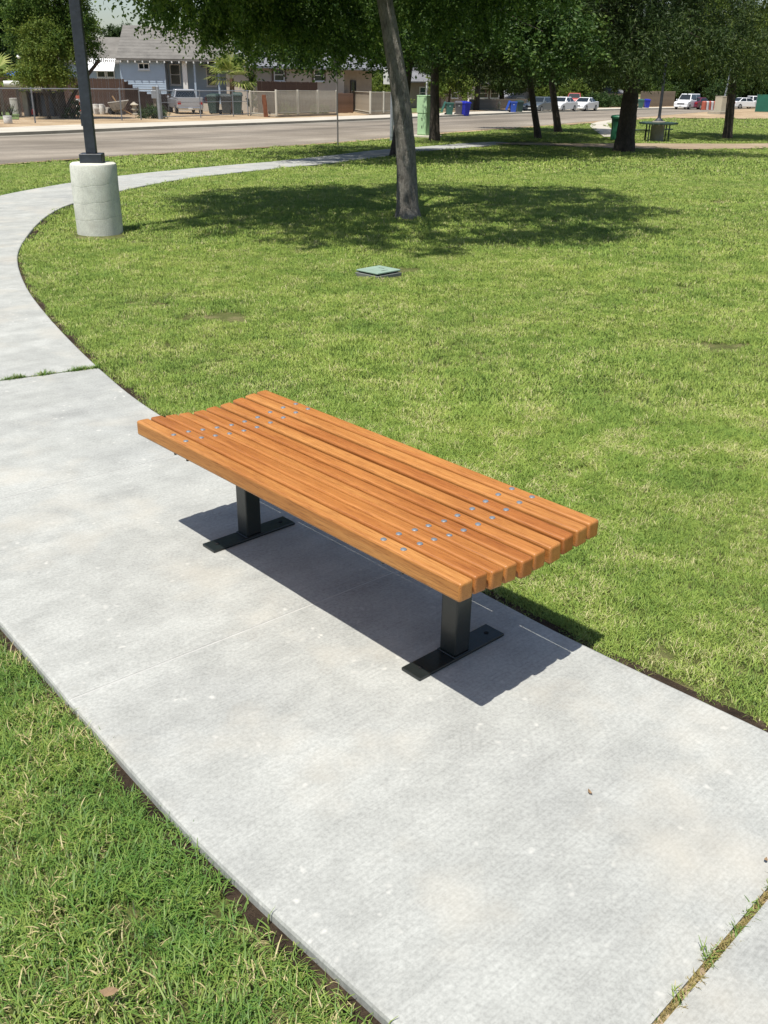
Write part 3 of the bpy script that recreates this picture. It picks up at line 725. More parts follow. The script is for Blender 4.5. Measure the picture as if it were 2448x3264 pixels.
def crown_mesh(seed, R, zb, zt, ncl, nlf, L, W, m, spray=.55, droop=.5, lob=.16, shell=.72, bottom=.35, ext=None, lowest=.55, nb=30, br=None):
    """a crown as a union of uneven leaf masses, each made of leafy sprays"""
    r = np.random.default_rng(seed); br = br or (R*.20, R*.34)
    n = nb*40; th = r.random(n)*2*math.pi; ph = r.random(8)*6.28
    Rt = R*(1+lob*np.sin(3*th+ph[0])+lob*.7*np.sin(5*th+ph[1]))-br[0]*.8
    rho = np.sqrt(r.random(n)); xx = rho*Rt*np.cos(th); yy = rho*Rt*np.sin(th)
    bot = zb+br[0]*.8+bottom*(1-rho**2)*2.0; top = np.maximum(bot+.1, zb+(zt-zb)*np.sqrt(np.clip(1-rho**2, 0, 1))-br[0]*.5)
    u = r.random(n); sh = r.random(n) < shell; f = np.where(sh, np.where(r.random(n) < .55, u**2.5, 1-u**2.5), u)
    C0 = np.c_[xx, yy, bot+(top-bot)*f]; rad = r.uniform(br[0], br[1], n)
    keep = []
    for q in range(n):
        if len(keep) >= nb: break
        if all(np.linalg.norm((C0[q]-C0[k])*np.array([1, 1, 1.3])) > .72*(rad[q]+rad[k])*.85 for k in keep): keep.append(q)
    C0 = C0[keep]; rad = rad[keep]
    if ext is not None: C0 = np.concatenate([C0, np.array([e[:3] for e in ext])]); rad = np.concatenate([rad, np.array([e[3] for e in ext])])
    w = rad**2; w = w/w.sum(); bi = r.choice(len(C0), ncl, p=w)
    d = r.normal(size=(ncl, 3)); d /= np.linalg.norm(d, axis=1)[:, None]
    Cc = C0[bi]+d*(rad[bi]*r.uniform(.25, 1.0, ncl)**.6)[:, None]*np.array([1, 1, .72])
    bt = r.random(len(C0))[bi]; ct = r.random(ncl)
    out = d*.8+(C0[bi]-np.array([0, 0, zb+(zt-zb)*.35]))*.10; out /= np.linalg.norm(out, axis=1)[:, None]+1e-6
    ntw = 5
    tw = out[:, None, :]*.8+r.normal(0, .6, (ncl, ntw, 3)); tw[..., 2] -= droop*.5; tw /= np.linalg.norm(tw, axis=2)[..., None]
    ci = np.repeat(np.arange(ncl), nlf); ti = r.integers(0, ntw, len(ci)); t = r.random(len(ci))
    d = tw[ci, ti]; ln = spray*r.uniform(.5, 1.2, len(ci))
    P = Cc[ci]+d*(t*ln)[:, None]; P[:, 2] -= droop*.35*spray*t*t; P += r.normal(0, .05, P.shape)*(spray/.55)
    P[:, 2] = np.where(P[:, 2] < zb-lowest, zb-lowest+r.random(len(P))*.35, P[:, 2])
    D = d*.6+r.normal(0, .7, P.shape); D[:, 2] -= .25
    tint = np.clip(.16*bt[ci]+.18*ct[ci]+.36*r.random(len(ci))+.30*t, 0, 1)  # tint rises towards spray tips, painting sunlit outer leaves over a dark inside
    me = leaves(r, P, D, L, W, m, 'crown', tint); BLOBS[me.name] = (C0, rad); return me
def trunk_mb(pts, rad, limbs, seg=18, jit=.03):
    mb = MB(); mb.tube(pts, rad, seg, True, jit)
    for lp, lr in limbs: mb.tube(lp, lr, 8, True, .05)
    return mb
def densify(pts, rad, n):
    pts = np.array(pts, float); d = np.r_[0, np.cumsum(np.linalg.norm(np.diff(pts, axis=0), axis=1))]; s = np.linspace(0, d[-1], n)
    return [tuple(np.interp(x, d, pts[:, k]) for k in range(3)) for x in s], [float(np.interp(x, d, rad)) for x in s]
def limbs_for(r, top, R, zt, n=7, r0=.09):
    out = []
    for i in range(n):
        a = 2*math.pi*i/n+r.uniform(-.3, .3); e = r.uniform(.35, 1.0); L = R*r.uniform(.55, .85); p = np.array(top)+np.array([0, 0, -r.uniform(0, .7)])
        pts = [p]
        for j in range(1, 6):
            f = j/5; pts.append(p+np.array([math.cos(a)*L*f, math.sin(a)*L*f, (zt-top[2])*.6*e*math.sin(f*1.6)])+r.normal(0, .06, 3)*(j > 0))
        out.append(([tuple(q) for q in pts], [r0*(1-.85*j/5) for j in range(6)]))
    return out
def plant_tree(name, label, base, tp, tr, crown, bark, nl=7, group=None, rz=0.0, r0=.09, R=4, zt=6, seed=1, sc=(1, 1, 1), off=(0, 0, 0)):
    """tp: trunk points relative to the base; limbs run from the trunk head into the leaf masses"""
    t = thing(name, label, 'tree', base, 0, group); r = np.random.default_rng(seed)
    P_, Rr = densify(tp, tr, 30); head = np.array(tp[-1]); C0, rad = BLOBS[crown.name]
    cz, sz = math.cos(rz), math.sin(rz); loc = np.array([tp[-1][0]*.6+off[0], tp[-1][1]*.6+off[1], off[2]])
    W_ = np.c_[(C0[:, 0]*sc[0])*cz-(C0[:, 1]*sc[1])*sz, (C0[:, 0]*sc[0])*sz+(C0[:, 1]*sc[1])*cz, C0[:, 2]*sc[2]]+loc
    limbs = []
    for k in np.argsort(W_[:, 2])[:]:
        e = W_[k]; L = np.linalg.norm(e-head)
        if L < .3: continue
        s = head+np.array([0, 0, -r.uniform(0, .35)]); pts = []
        for q in range(7):
            f = q/6; c = s+(e-s)*f; c[2] += .16*L*math.sin(f*math.pi)*(1 if e[2] < head[2]+1.5 else .3); pts.append(tuple(c+r.normal(0, .04, 3)*(0 < q < 6)))
        limbs.append((pts, [max(.008, r0*(1-.88*q/6)*r.uniform(.8, 1.0)) for q in range(7)]))
    trunk_mb(P_, Rr, limbs).build('trunk', bark, t, True)
    c = obj('crown', crown, None, t); c.rotation_euler = (0, 0, rz); c.location = tuple(loc); c.scale = sc
    return t
# the tree in the lawn: trunk traced from the photograph at its own distance
b0 = TREE0; yb = b0[1]+.10
tp = []; 
for u, v in ((1302, 690), (1300, 660), (1297, 560), (1292, 450), (1283, 350), (1270, 250), (1253, 150), (1238, 60), (1226, -10), (1212, -90), (1200, -170)):
    q = at(u, v, yb); tp.append((q[0]-b0[0], .10, q[2]-float(HT(b0[0], b0[1]))))
tr = [.235, .168, .146, .138, .133, .126, .118, .110, .104, .098, .088]
tp[0] = (tp[0][0], tp[0][1], -.10)
ext = [(-3.45, -.2, 3.35, .75), (-2.9, .9, 3.15, .85), (-2.2, 1.7, 3.0, .8), (-1.4, 2.3, 3.0, .85), (-2.4, -.9, 3.6, .8), (-1.5, -.4, 3.75, .85), (-.4, 2.6, 3.1, .8), (.9, 2.5, 3.2, .85), (2.0, 1.8, 3.5, .9), (-3.0, -1.7, 3.9, .8), (-3.9, .6, 3.7, .55), (-1.6, -2.6, 4.2, .8), (.2, -3.0, 4.3, .8), (-.6, -1.5, 4.6, .9), (-2.3, 2.5, 2.85, .9), (-1.2, 3.2, 2.8, .95), (-3.1, 1.9, 3.0, .85), (-.1, 3.6, 2.85, .9), (-2.6, .2, 3.2, .8), (1.3, 3.3, 3.1, .9), (-1.9, .9, 3.45, .8), (1.3, -2.6, 4.2, .8), (-1.7, -3.5, 4.5, .8), (-.6, -4.0, 4.5, .75), (-3.1, -2.7, 4.3, .7)]
cm = crown_mesh(11, 3.9, 3.45, 7.2, 3000, 84, .066, .035, ELM, .34, .6, .10, ext=ext, lowest=1.5, nb=24, br=(.60, 1.0))
plant_tree('shade_tree', 'leaning grey-barked shade tree alone in the sunny lawn', (b0[0], b0[1], float(HT(*b0[:2]))-.03), tp, tr, cm, BARK, 9, None, 0, .055, 3.8, 6.6, 3)
# the row along the street: two crown shapes shared, turned and scaled
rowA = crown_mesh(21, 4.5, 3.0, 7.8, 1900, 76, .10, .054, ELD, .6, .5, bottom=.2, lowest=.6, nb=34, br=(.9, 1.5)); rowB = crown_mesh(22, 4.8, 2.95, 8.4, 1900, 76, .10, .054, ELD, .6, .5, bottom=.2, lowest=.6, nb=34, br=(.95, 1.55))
conA = crown_mesh(23, 4.5, 2.75, 9.0, 2000, 76, .15, .030, CON, .85, 1.0, bottom=.25, lowest=.75, nb=34, br=(.9, 1.5))
def row_tree(i, label, uv, top, w0, w1, crown, bark, sc, R, zt, rz, seed, name='shade_tree', off=None):
    b = G(*uv); z0 = float(HT(*b[:2])); y = b[1]; tp = []
    n = 6
    for k in range(n):
        f = k/(n-1); q = at(uv[0]+(top[0]-uv[0])*f, uv[1]+(top[1]-uv[1])*f, y); tp.append((q[0]-b[0], 0, q[2]-z0))
    tp[0] = (tp[0][0], 0, -.1); tp.append((tp[-1][0]*1.15, 0, tp[-1][2]+1.0))
    return plant_tree(name, label, (b[0], b[1], z0), tp, [w0*1.25, w0]+[w0+(w1-w0)*k/4 for k in range(1, 5)]+[w1*.8], crown, bark, 7, 'trees along the street side of the park', rz, w1*.5, R, zt, seed, sc, off or (0, 0, 0))
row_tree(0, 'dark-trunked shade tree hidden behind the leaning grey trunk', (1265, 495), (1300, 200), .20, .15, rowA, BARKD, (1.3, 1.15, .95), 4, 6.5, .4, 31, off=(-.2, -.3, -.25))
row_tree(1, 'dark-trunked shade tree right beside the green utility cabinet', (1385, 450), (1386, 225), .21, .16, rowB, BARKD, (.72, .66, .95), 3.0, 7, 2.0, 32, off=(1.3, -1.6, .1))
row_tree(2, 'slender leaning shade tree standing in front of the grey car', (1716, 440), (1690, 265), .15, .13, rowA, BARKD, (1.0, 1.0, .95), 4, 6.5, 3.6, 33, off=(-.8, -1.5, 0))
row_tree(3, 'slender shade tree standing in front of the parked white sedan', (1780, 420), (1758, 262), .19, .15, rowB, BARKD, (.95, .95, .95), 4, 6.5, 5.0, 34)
row_tree(4, 'stout feathery-leaved tree beside the green trash barrel', (1988, 482), (2014, 270), .34, .26, conA, BARKD, (1.05, 1.0, 1), 3.6, 7.5, .9, 35, 'feathery_tree', (-1.6, -1.3, 0))
row_tree(5, 'shade tree whose trunk hides the edge of the tan concrete box', (2318, 440), (2336, 262), .21, .19, crown_mesh(25, 4.3, 3.0, 8.6, 1700, 72, .095, .052, YEL, .6, .5, bottom=.2, lowest=.6, nb=32, br=(.9, 1.4)), BARKD, (1, 1, 1), 4, 7, 4.2, 36)
# ================================================================== STREET AND NEIGHBOURHOOD
def GY(u, v): return G(u, v, .11)
def zg(x, y, lift=0.0): return float(HT(x, y))+lift
TYRE = M('tyre_rubber', (.02, .02, .02), .85, .2, 9); RIM = M('wheel_rim', (.42, .43, .44), .35, .1, 9, metal=.8); RED = M('red_lens', (.35, .02, .015), .25, .1); LENS = M('head_lens', (.6, .62, .62), .15, .05)
CHRO = M('chrome', (.6, .6, .6), .2, .1, 5, metal=1); BLKP = M('black_plastic', (.02, .02, .022), .6, .2); PLATE = M('number_plate', (.65, .65, .62), .5, .1)
def wheel(t, x, y, r=.31, w=.2):
    s = 1 if y > 0 else -1
    ty = MB().cyl((x, y, r), (x, y-s*w, r), r, seg=20).build('wheel', TYRE, t, False, .03, 1)
    MB().cyl((x, y+s*.006, r), (x, y-s*.05, r), r*.62, seg=14).build('rim', RIM, ty, False, .01, 1)
def car(name, label, cat, p, heading, paint, L=4.5, Wd=1.72, kind='sedan', group=None, lift=.004):
    """x forward from the middle, y to the left; body, glasshouse, glass, wheels, lamps"""
    t = thing(name, label, cat, (p[0], p[1], zg(p[0], p[1], lift)), heading, group)
    h = L/2; w = Wd/2; r = .31
    if kind == 'sedan':
        low = [(-h, .34), (-h+.05, .22), (h-.12, .20), (h, .34), (h-.02, .56), (h-.16, .66), (h-.60, .78), (h-1.25, .88), (-h+1.0, .93), (-h+.25, .92), (-h, .80)]
        cab = (h-1.30, h-2.05, -h+1.35, -h+.62, .88, 1.38)
    elif kind == 'coupe':
        low = [(-h, .34), (-h+.05, .22), (h-.12, .20), (h, .33), (h-.03, .52), (h-.2, .62), (h-.7, .74), (h-1.3, .84), (-h+.9, .92), (-h+.15, .93), (-h, .80)]
        cab = (h-1.30, h-2.1, -h+1.45, -h+.45, .85, 1.33)
    elif kind == 'van':
        low = [(-h, .40), (-h+.05, .26), (h-.10, .26), (h, .40), (h, .72), (h-.10, .88), (h-.95, 1.02), (-h+.1, 1.05), (-h, 1.0)]
        cab = (h-.95, h-1.55, -h+.18, -h+.05, 1.02, 1.80)
    elif kind == 'truck':
        low = [(-h, .50), (-h+.05, .38), (h-.10, .34), (h, .45), (h, .80), (h-.1, .92), (h-1.25, .98), (-h, .98)]
        cab = (h-1.25, h-1.85, h-3.05, h-3.2, .97, 1.60)
    mb = MB(); mb.prism(low, -w+.06, w-.06)
    lo2 = [(x*.985, .06+z*.93) for x, z in low]; mb.prism(lo2, -w, w)
    mb.build('body', paint, t, False, .035, 2)
    a, b_, c, d, z0, z1 = cab; wi = w-.06; wt = w-.26
    cabm = MB().hexa([(d, -wi, z0), (a, -wi, z0), (a, wi, z0), (d, wi, z0), (c, -wt, z1), (b_, -wt, z1), (b_, wt, z1), (c, wt, z1)])
    cabm.build('cabin', paint, t, False, .05, 2)
    def gl(name, q): MB().quad(*q).build(name, GLASS, t)
    e = .008
    def P_(x0, x1, f, y0, y1, s): return None
    lerp = lambda A, B, f: tuple(A[i]+(B[i]-A[i])*f for i in range(3))
    fl, ft = (a, 0, z0), (b_, 0, z1); rl, rt = (d, 0, z0), (c, 0, z1)
    for nm, lo, hi, sg in (('windscreen', fl, ft, 1), ('rear_window', rl, rt, -1)):
        A = lerp(lo, hi, .14); B = lerp(lo, hi, .88); yA = wi-.12; yB = wt-.05
        gl(nm, [(A[0]+sg*.02, -yA, A[2]), (A[0]+sg*.02, yA, A[2]), (B[0]+sg*.02, yB, B[2]+.012), (B[0]+sg*.02, -yB, B[2]+.012)])
    zl = z0+(z1-z0)*.12; zh = z0+(z1-z0)*.86; yl = wi+(wt-wi)*.12+e; yh = wi+(wt-wi)*.86+e
    xl0 = d+(c-d)*.12+.10; xl1 = a+(b_-a)*.12-.16; xh0 = d+(c-d)*.86+.06; xh1 = a+(b_-a)*.86-.06
    xm = (xh0+xh1)/2-.05
    for s in (-1, 1):
        if kind == 'truck': segs = [(xl0, xl1, xh0, xh1)]
        else: segs = [(xm+.04, xl1, xm+.04, xh1), (xl0, xm-.04, xh0, xm-.04)]
        for q in segs: gl('side_window', [(q[0], s*yl, zl), (q[1], s*yl, zl), (q[3], s*yh, zh), (q[2], s*yh, zh)])
        MB().box(a-.15, a-.02, s*(w+.0), s*(w+.15), z0+.02, z0+.16).build('mirror', paint, t, False, .03, 2)
        zf = low[4][1]
        MB().box(h-.10, h-.012, s*(w-.46), s*(w-.08), zf-.06, zf+.06).build('headlight', LENS, t, False, .02, 1)
        zr = .78; MB().box(-h-.012, -h+.08, s*(w-.30), s*(w-.06), zr-.14, zr+.07).build('tail_light', RED, t, False, .01, 1)
    for x in (h-.82, -h+.85):
        for s in (-1, 1): wheel(t, x, s*(w+.03), r)
    MB().box(h-.02, h+.015, -w*.5, w*.5, .50 if kind != 'van' else .60, .60 if kind != 'van' else .74).build('grille', BLKP, t)
    MB().box(h-.12, h+.05, -w+.06, w-.06, .28, .44).build('bumper', paint if kind != 'truck' else CHRO, t, False, .03, 1)
    MB().box(-h-.05, -h+.12, -w+.06, w-.06, .30, .46).build('bumper', paint if kind != 'truck' else CHRO, t, False, .03, 1)
    for x in (h+.052, -h-.062): MB().box(x, x+.01, -.15, .15, .34, .44).build('number_plate', PLATE, t)
    if kind == 'truck':
        # open bed behind the cab
        MB().box(-h+.08, h-3.25, -w+.12, w-.12, .981, .99).build('bed_floor', BLKP, t)
        for s in (-1, 1): MB().box(-h, h-3.22, s*(w-.10), s*(w-.02), .985, 1.10).build('bed_side', paint, t, False, .01, 1)
        MB().box(-h-.01, -h+.06, -w+.08, w-.08, .56, 1.10).build('tailgate', paint, t, False, .012, 1)
    return t
SE = np.array([.52, .854]); se_ang = math.atan2(.854, .52)
def kerb_point(u, v): return G(u, v)
WHITE = M('white_car_paint', (.78, .79, .79), .25, .03, 1, coat=.6); GREYP = M('dark_grey_car_paint', (.10, .12, .135), .3, .08, 1, coat=.6)
SILV = M('silver_truck_paint', (.42, .43, .45), .35, .08, 1, metal=.3, coat=.5); REDP = M('red_truck_paint', (.42, .035, .03), .35, .1, 1, coat=.4); MARO = M('maroon_car_paint', (.14, .02, .045), .3, .1, 1, coat=.5)
toward = se_ang+math.pi
def parked(u, v, back): p = G(u, v)[:2]; return p+SE*back
pg = 'cars parked along the far kerb'
car('parked_car', 'dark grey sedan parked beside the blue and green bins', 'car', parked(1690, 358.5, 2.2), toward-.02, GREYP, 4.6, 1.75, 'sedan', pg)
car('parked_car', 'white sedan with a hood, parked just behind the grey car', 'car', parked(1762, 356.5, 2.2), toward-.02, WHITE, 4.5, 1.72, 'sedan', pg)
car('parked_car', 'low white coupe parked last behind the white sedan', 'car', parked(1838, 354.5, 2.0), toward-.02, WHITE, 4.3, 1.68, 'coupe', pg)
car('delivery_van', 'white minivan parked nose-on beside the maroon car', 'van', parked(2174, 349, 2.2), toward-.10, WHITE, 4.6, 1.8, 'van', pg)
car('parked_car', 'maroon car seen from behind next to the white minivan', 'car', parked(2216, 349, 2.0), se_ang-.25, MARO, 4.5, 1.72, 'sedan', pg)
q = GY(1800, 345); car('pickup_truck', 'red pickup truck standing in a yard behind the white sedan', 'truck', parked(1800, 345, 3), toward+.3, REDP, 5.2, 1.85, 'truck', None, .11)
q = GY(608, 364); hd = math.atan2(.94, -.335)
car('pickup_truck', 'silver pickup truck with its tailgate to the street, behind the chain-link gate', 'truck', (q[0]-.335*2.5, q[1]+.94*2.5), hd, SILV, 5.1, 1.85, 'truck', None, .11)
q = GY(690, 357); car('parked_car', 'red-tailed car half hidden by the bins in the dirt yard', 'car', (q[0]-1.2, q[1]+5), hd, M('rust_red_paint', (.40, .07, .04), .4, .2, 1, coat=.3), 4.4, 1.7, 'sedan', None, .11)
q = GY(800, 358); car('sport_utility', 'white car parked behind the tan iron fence by the palm', 'car', (q[0]+.5, q[1]+4), 2.9, WHITE, 4.6, 1.8, 'van', None, .11)
fg = 'white cars far off beyond the sand'
for i, (u, v, lb) in enumerate(((2372, 346, 'white car half hidden by a tree trunk beyond the sandy ground'), (2400, 346, 'white pickup beyond the sandy ground, beside the green screened fence'))):
    p = G(u, v); car('parked_car' if i == 0 else 'pickup_truck', lb, 'car' if i == 0 else 'truck', p[:2], .35, WHITE, 4.6, 1.75, 'sedan' if i == 0 else 'truck', fg)

# ---- wheeled bins
def bin_(u, v, cl, label, open_=False, rz=0.0, yard=False, h=1.06, logo=True, group=None):
    p = GY(u, v) if yard else G(u, v); t = thing('wheeled_bin', label, 'bin', (p[0], p[1], zg(p[0], p[1], .11 if yard else .004)), rz, group)
    w0, w1 = .21, .30; d0, d1 = .24, .36
    bd = MB().hexa([(-w0, -d0, .04), (w0, -d0, .04), (w0, d0, .04), (-w0, d0, .04), (-w1, -d1, h*.93), (w1, -d1, h*.93), (w1, d1, h*.93), (-w1, d1, h*.93)]).build('body', cl, t, False, .03, 2)
    MB().box(-w1-.02, w1+.02, -d1-.02, d1+.02, h*.86, h*.935).build('rim', cl, t, False, .015, 1)
    if open_:  # lid hanging back over the side
        MB().hexa([(-w1-.34, -d1, .30), (-w1-.28, -d1, .30), (-w1-.28, d1, .30), (-w1-.34, d1, .30), (-w1-.06, -d1, h), (-w1, -d1, h), (-w1, d1, h), (-w1-.06, d1, h)]).build('lid', cl, t, False, .02, 1)
    else:
        MB().hexa([(-w1-.02, -d1-.02, h*.94), (w1+.02, -d1-.02, h*.94), (w1+.02, d1+.04, h*.94), (-w1-.02, d1+.04, h*.94), (-w1+.06, -d1+.06, h*1.0), (w1-.06, -d1+.06, h*1.0), (w1-.06, d1, h*1.04), (-w1+.06, d1, h*1.04)]).build('lid', cl, t, False, .02, 1)
    for s in (-1, 1): MB().cyl((s*(w0+.02), d0+.04, .12), (s*(w0+.09), d0+.04, .12), .12, seg=14).build('wheel', TYRE, t)
    MB().cyl((-w1*.8, d1+.08, h*.92), (w1*.8, d1+.08, h*.92), .018, seg=8).build('handle', BLKP, t)
    if yard and v > 350: t.scale = (1.22, 1.22, 1.22)
    if logo: MB().lathe([(.075, 0), (.075, .006)], 14).build('emblem', PLATE, bd).matrix_local = Matrix.Translation((0, -d1+.035, h*.73)) @ Matrix.Rotation(R_(90-5), 4, 'X') @ Matrix.Scale(.6, 4, (0, 1, 0))
    return t
BG = M('green_bin_plastic', (.035, .12, .095), .5, .12, 4); BGD = M('dark_green_bin_plastic', (.02, .05, .042), .5, .12, 4); BGR = M('grey_bin_plastic', (.10, .095, .10), .55, .12, 4); BBL = M('blue_bin_plastic', (.012, .022, .36), .5, .12, 4); BB2 = M('mid_blue_bin_plastic', (.02, .075, .40), .5, .12, 4)
kg = 'bins set out at the kerb'
bin_(1431, 371, BG, 'green wheeled bin at the kerb, left of the grey bin', True, .12, group=kg)
bin_(1461, 370, BGR, 'grey wheeled bin standing between the green and the deep blue bin', False, .05, group=kg)
bin_(1482, 370.5, BBL, 'deep blue wheeled bin at the kerb next to the grey bin', False, .6, logo=False, group=kg)
bin_(1634, 362, BB2, 'mid blue wheeled bin standing in front of the dark green bin', True, .1, group=kg)
bin_(1654, 361.5, BGD, 'dark green wheeled bin with a stuffed lid beside the grey car', False, .2, logo=False, group=kg)
yg = 'bins standing in the dirt yard'
bin_(683, 364, BGD, 'dark green bin with a white lid behind the chain-link gate', False, -.2, True, logo=False, group=yg)
bin_(722, 364.5, M('slate_bin_plastic', (.05, .06, .06), .5, .15, 4), 'slate grey bin behind the chain-link gate below the palm', False, .25, True, logo=False, group=yg)
bin_(758, 366, BGD, 'blackish bin standing closest to the tan iron fence', False, .1, True, 1.15, False, yg)
bin_(2041, 345, BG, 'small green bin far off before the wire fence', False, .1, True, 1.0, False, 'bins far off before the wire fence')
bin_(2061, 344.5, BBL, 'blue bin far off before the wire fence', False, .1, True, 1.0, False, 'bins far off before the wire fence')

# ---- hydrant
p = G(1590, 353); t = thing('fire_hydrant', 'cream fire hydrant on the far pavement', 'hydrant', (p[0], p[1], zg(p[0], p[1], .125)), .2)
HYD = M('cream_hydrant_paint', (.62, .52, .32), .5, .1, 6)
MB().lathe([(.17, 0), (.17, .05), (.115, .06), (.11, .48), (.14, .50), (.14, .54), (.12, .56), (.10, .66), (.05, .73), (.03, .74), (.03, .78)], 18).build('barrel', HYD, t, True)
for a in (-1, 1): MB().cyl((0, 0, .42), (a*.21, 0, .42), .065, seg=12).build('nozzle', HYD, t)
MB().cyl((0, 0, .40), (0, -.21, .40), .085, seg=12).build('nozzle', HYD, t)

# ---- green utility cabinet with its slab, and the conduit beside it
p = G(1352, 437); CAB = M('pale_green_cabinet_paint', (.42, .64, .36), .5, .06, 2, coat=.2)
t = thing('utility_cabinet', 'tall pale green metal utility cabinet on a concrete slab by the street', 'cabinet', (p[0], p[1]+.3, zg(p[0], p[1]+.3)), -.62)
MB().box(-.52, .62, -.40, .55, -.10, .07).build('slab', CONF, t, False, .02, 1)
cb = MB().box(-.24, .24, -.22, .40, .07, 1.0).build('lower_case', CAB, t, False, .012, 1)
MB().box(-.27, .27, -.25, .43, 1.0, 1.70).build('upper_case', CAB, t, False, .012, 1)
MB().box(-.28, .28, -.26, .44, 1.70, 1.735).build('cap', CAB, t, False, .01, 1)
dr = MB().box(-.215, .215, -.236, -.2205, .12, .96).build('door', CAB, t, False, .004, 1)
for z in (.36, .68): MB().box(.01, .05, -.246, -.2365, z, z+.12).build('latch', M('slot_dark', (.05, .07, .055)), dr)
MB().box(.2405, .252, -.05, .33, .12, .78).build('side_door', CAB, t, False, .003, 1)
q = at(1360, 300, p[1]+1.5); t = thing('conduit_pipe', 'short white pipe rising behind the pale green utility cabinet', 'pipe', (q[0], q[1], zg(q[0], q[1])), 0)
hz = at(1360, 262, p[1]+1.5)[2]-zg(q[0], q[1])
MB().cyl((0, 0, -.05), (0, 0, hz), .045, seg=12).build('pipe', M('white_pipe', (.75, .75, .73), .4, .05), t, False, .01, 1)
MB().box(.045, .075, -.03, .03, hz-.24, hz-.16).build('clip', M('white_pipe', (.75, .75, .73)), t)

# ---- signs
GALV = M('galvanised_steel', (.34, .37, .40), .5, .18, 8, metal=.5); SIGNW = M('white_sign_face', (.78, .78, .76), .5, .04, 3); SIGNB = M('shaded_sign_back', (.035, .032, .03), .7, .2, 3)
p = G(1248, 449); z0 = zg(p[0], p[1]); t = thing('street_sign', 'white street sign on a thick galvanised post, half hidden by the leaning trunk', 'sign', (p[0], p[1], z0), 0)
top = at(1244, 222, p[1])[2]-z0
MB().cyl((0, 0, -.1), (0, 0, top), .078, .062, 16).build('post', GALV, t, True)
c = MB().cyl((0, 0, .16), (0, 0, .19), .088, .088, 16).build('collar', GALV, t)
MB().box(.075, .10, -.05, .05, .62, .95).build('junction_box', GALV, t, False, .008, 1)
l0 = at(1222, 269, p[1]-.12); l1 = at(1294, 222, p[1]-.12)
xa, xb, za, zb = l0[0]-p[0], l1[0]-p[0], l0[2]-z0, l1[2]-z0
pn = MB().box(xa, xb, -.125, -.105, za, zb).build('sign_panel', SIGNW, t, False, .01, 1)
rx = at(1237, 256, p[1]-.12)
def letter(ch, x, z, size, parent, m, y=-.128):
    cu = bpy.data.curves.new('letter', 'FONT'); cu.body = ch; cu.size = size; cu.align_x = 'CENTER'; cu.extrude = .002
    tmp = bpy.data.objects.new('tmp', cu); col.objects.link(tmp); dg = bpy.context.evaluated_depsgraph_get()
    me = bpy.data.meshes.new_from_object(tmp.evaluated_get(dg)); bpy.data.objects.remove(tmp)
    me.transform(Matrix.Translation((x, y, z)) @ Matrix.Rotation(R_(90), 4, 'X')); me.materials.clear()
    return obj('letter', me, m, parent)
letter('R', rx[0]-p[0], rx[2]-z0-.06, .18, pn, M('black_print', (.02, .02, .02), .6, .1))
p = G(1077, 461); z0 = zg(p[0], p[1]); t = thing('street_sign', 'thin dark street sign post with its shaded sign back turned to the park', 'sign', (p[0], p[1], z0), 0)
h1 = at(1070, 180, p[1])[2]-z0; h0 = at(1072, 236, p[1])[2]-z0
MB().cyl((0, 0, -.1), (-.02, 0, h1), .030, .028, 10).build('post', M('brown_grey_post', (.16, .15, .14), .7, .2, 8), t)
xw = .155
MB().box(-xw-.02, xw-.02, -.055, -.035, h0, h1+.05).build('sign_panel', SIGNB, t, False, .01, 1)  # panel colour carries the shade on the back of the sign

# ---- picnic table round the far lamp post, barrel, concrete box
DGR = M('dark_green_steel', (.025, .055, .045), .5, .2, 5); p = G(2092, 449); 
lp = thing('lamp_post', 'dark lamp post on a concrete footing in the middle of the picnic table', 'lamp post', (p[0], p[1], zg(p[0], p[1])), .4)
MB().lathe([(.30, -.1), (.30, .80), (.26, .83), (.05, .83)], 28).build('footing', M('grey_footing', (.26, .245, .20), .9, .2, 3), lp, True)
pm = MB(); topz = at(2105, 262, p[1])[2]-zg(p[0], p[1])
MB().tube([(0, 0, .83), (0, 0, .86), (0, 0, .95), (0, 0, 1.02), (0, 0, topz+3)], [.22, .18, .085, .065, .055], 12).build('pole', POLE, lp)
t = thing('picnic_table', 'dark green steel picnic table with a ring top and separate bench seats', 'table', (p[0], p[1], zg(p[0], p[1])), .18)
tm = MB(); n = 8; V = []; F = []
for z in (.70, .775):
    for rr_ in (.34, .86):
        for k in range(n): V.append((rr_*math.cos(math.pi/8+2*math.pi*k/n), rr_*math.sin(math.pi/8+2*math.pi*k/n), z))
for k in range(n):
    k2 = (k+1) % n; F += [(k, k2, n+k2, n+k), (2*n+k, 3*n+k, 3*n+k2, 2*n+k2), (n+k, n+k2, 3*n+k2, 3*n+k), (k, 2*n+k, 2*n+k2, k2)]
tm.add(V, F).build('table_top', DGR, t, False, .012, 1)
for k in range(4):
    a = k*math.pi/2+.5; MB().cyl((.62*math.cos(a), .62*math.sin(a), -.02), (.62*math.cos(a), .62*math.sin(a), .70), .03, seg=8).build('leg', DGR, t)
for i, (u, v) in enumerate(((2133, 444), (2042, 446))):
    q = G(u, v); x, y = q[0]-p[0], q[1]-p[1]; a = .25-.18
    st = MB().box(x-.42, x+.42, y-.14, y+.14, .40, .445).build('seat', DGR, t, False, .01, 1)
    for s in (-1, 1): MB().cyl((x+s*.26, y, -.02), (x+s*.26, y, .40), .03, seg=8).build('seat_leg', DGR, st)
p = G(1964, 447); t = thing('trash_barrel', 'round green lidded trash barrel behind the stout feathery-leaved tree', 'barrel', (p[0]+.15, p[1]+.2, zg(p[0], p[1])), 0)
BRG = M('green_barrel_paint', (.02, .13, .065), .5, .25, 2)
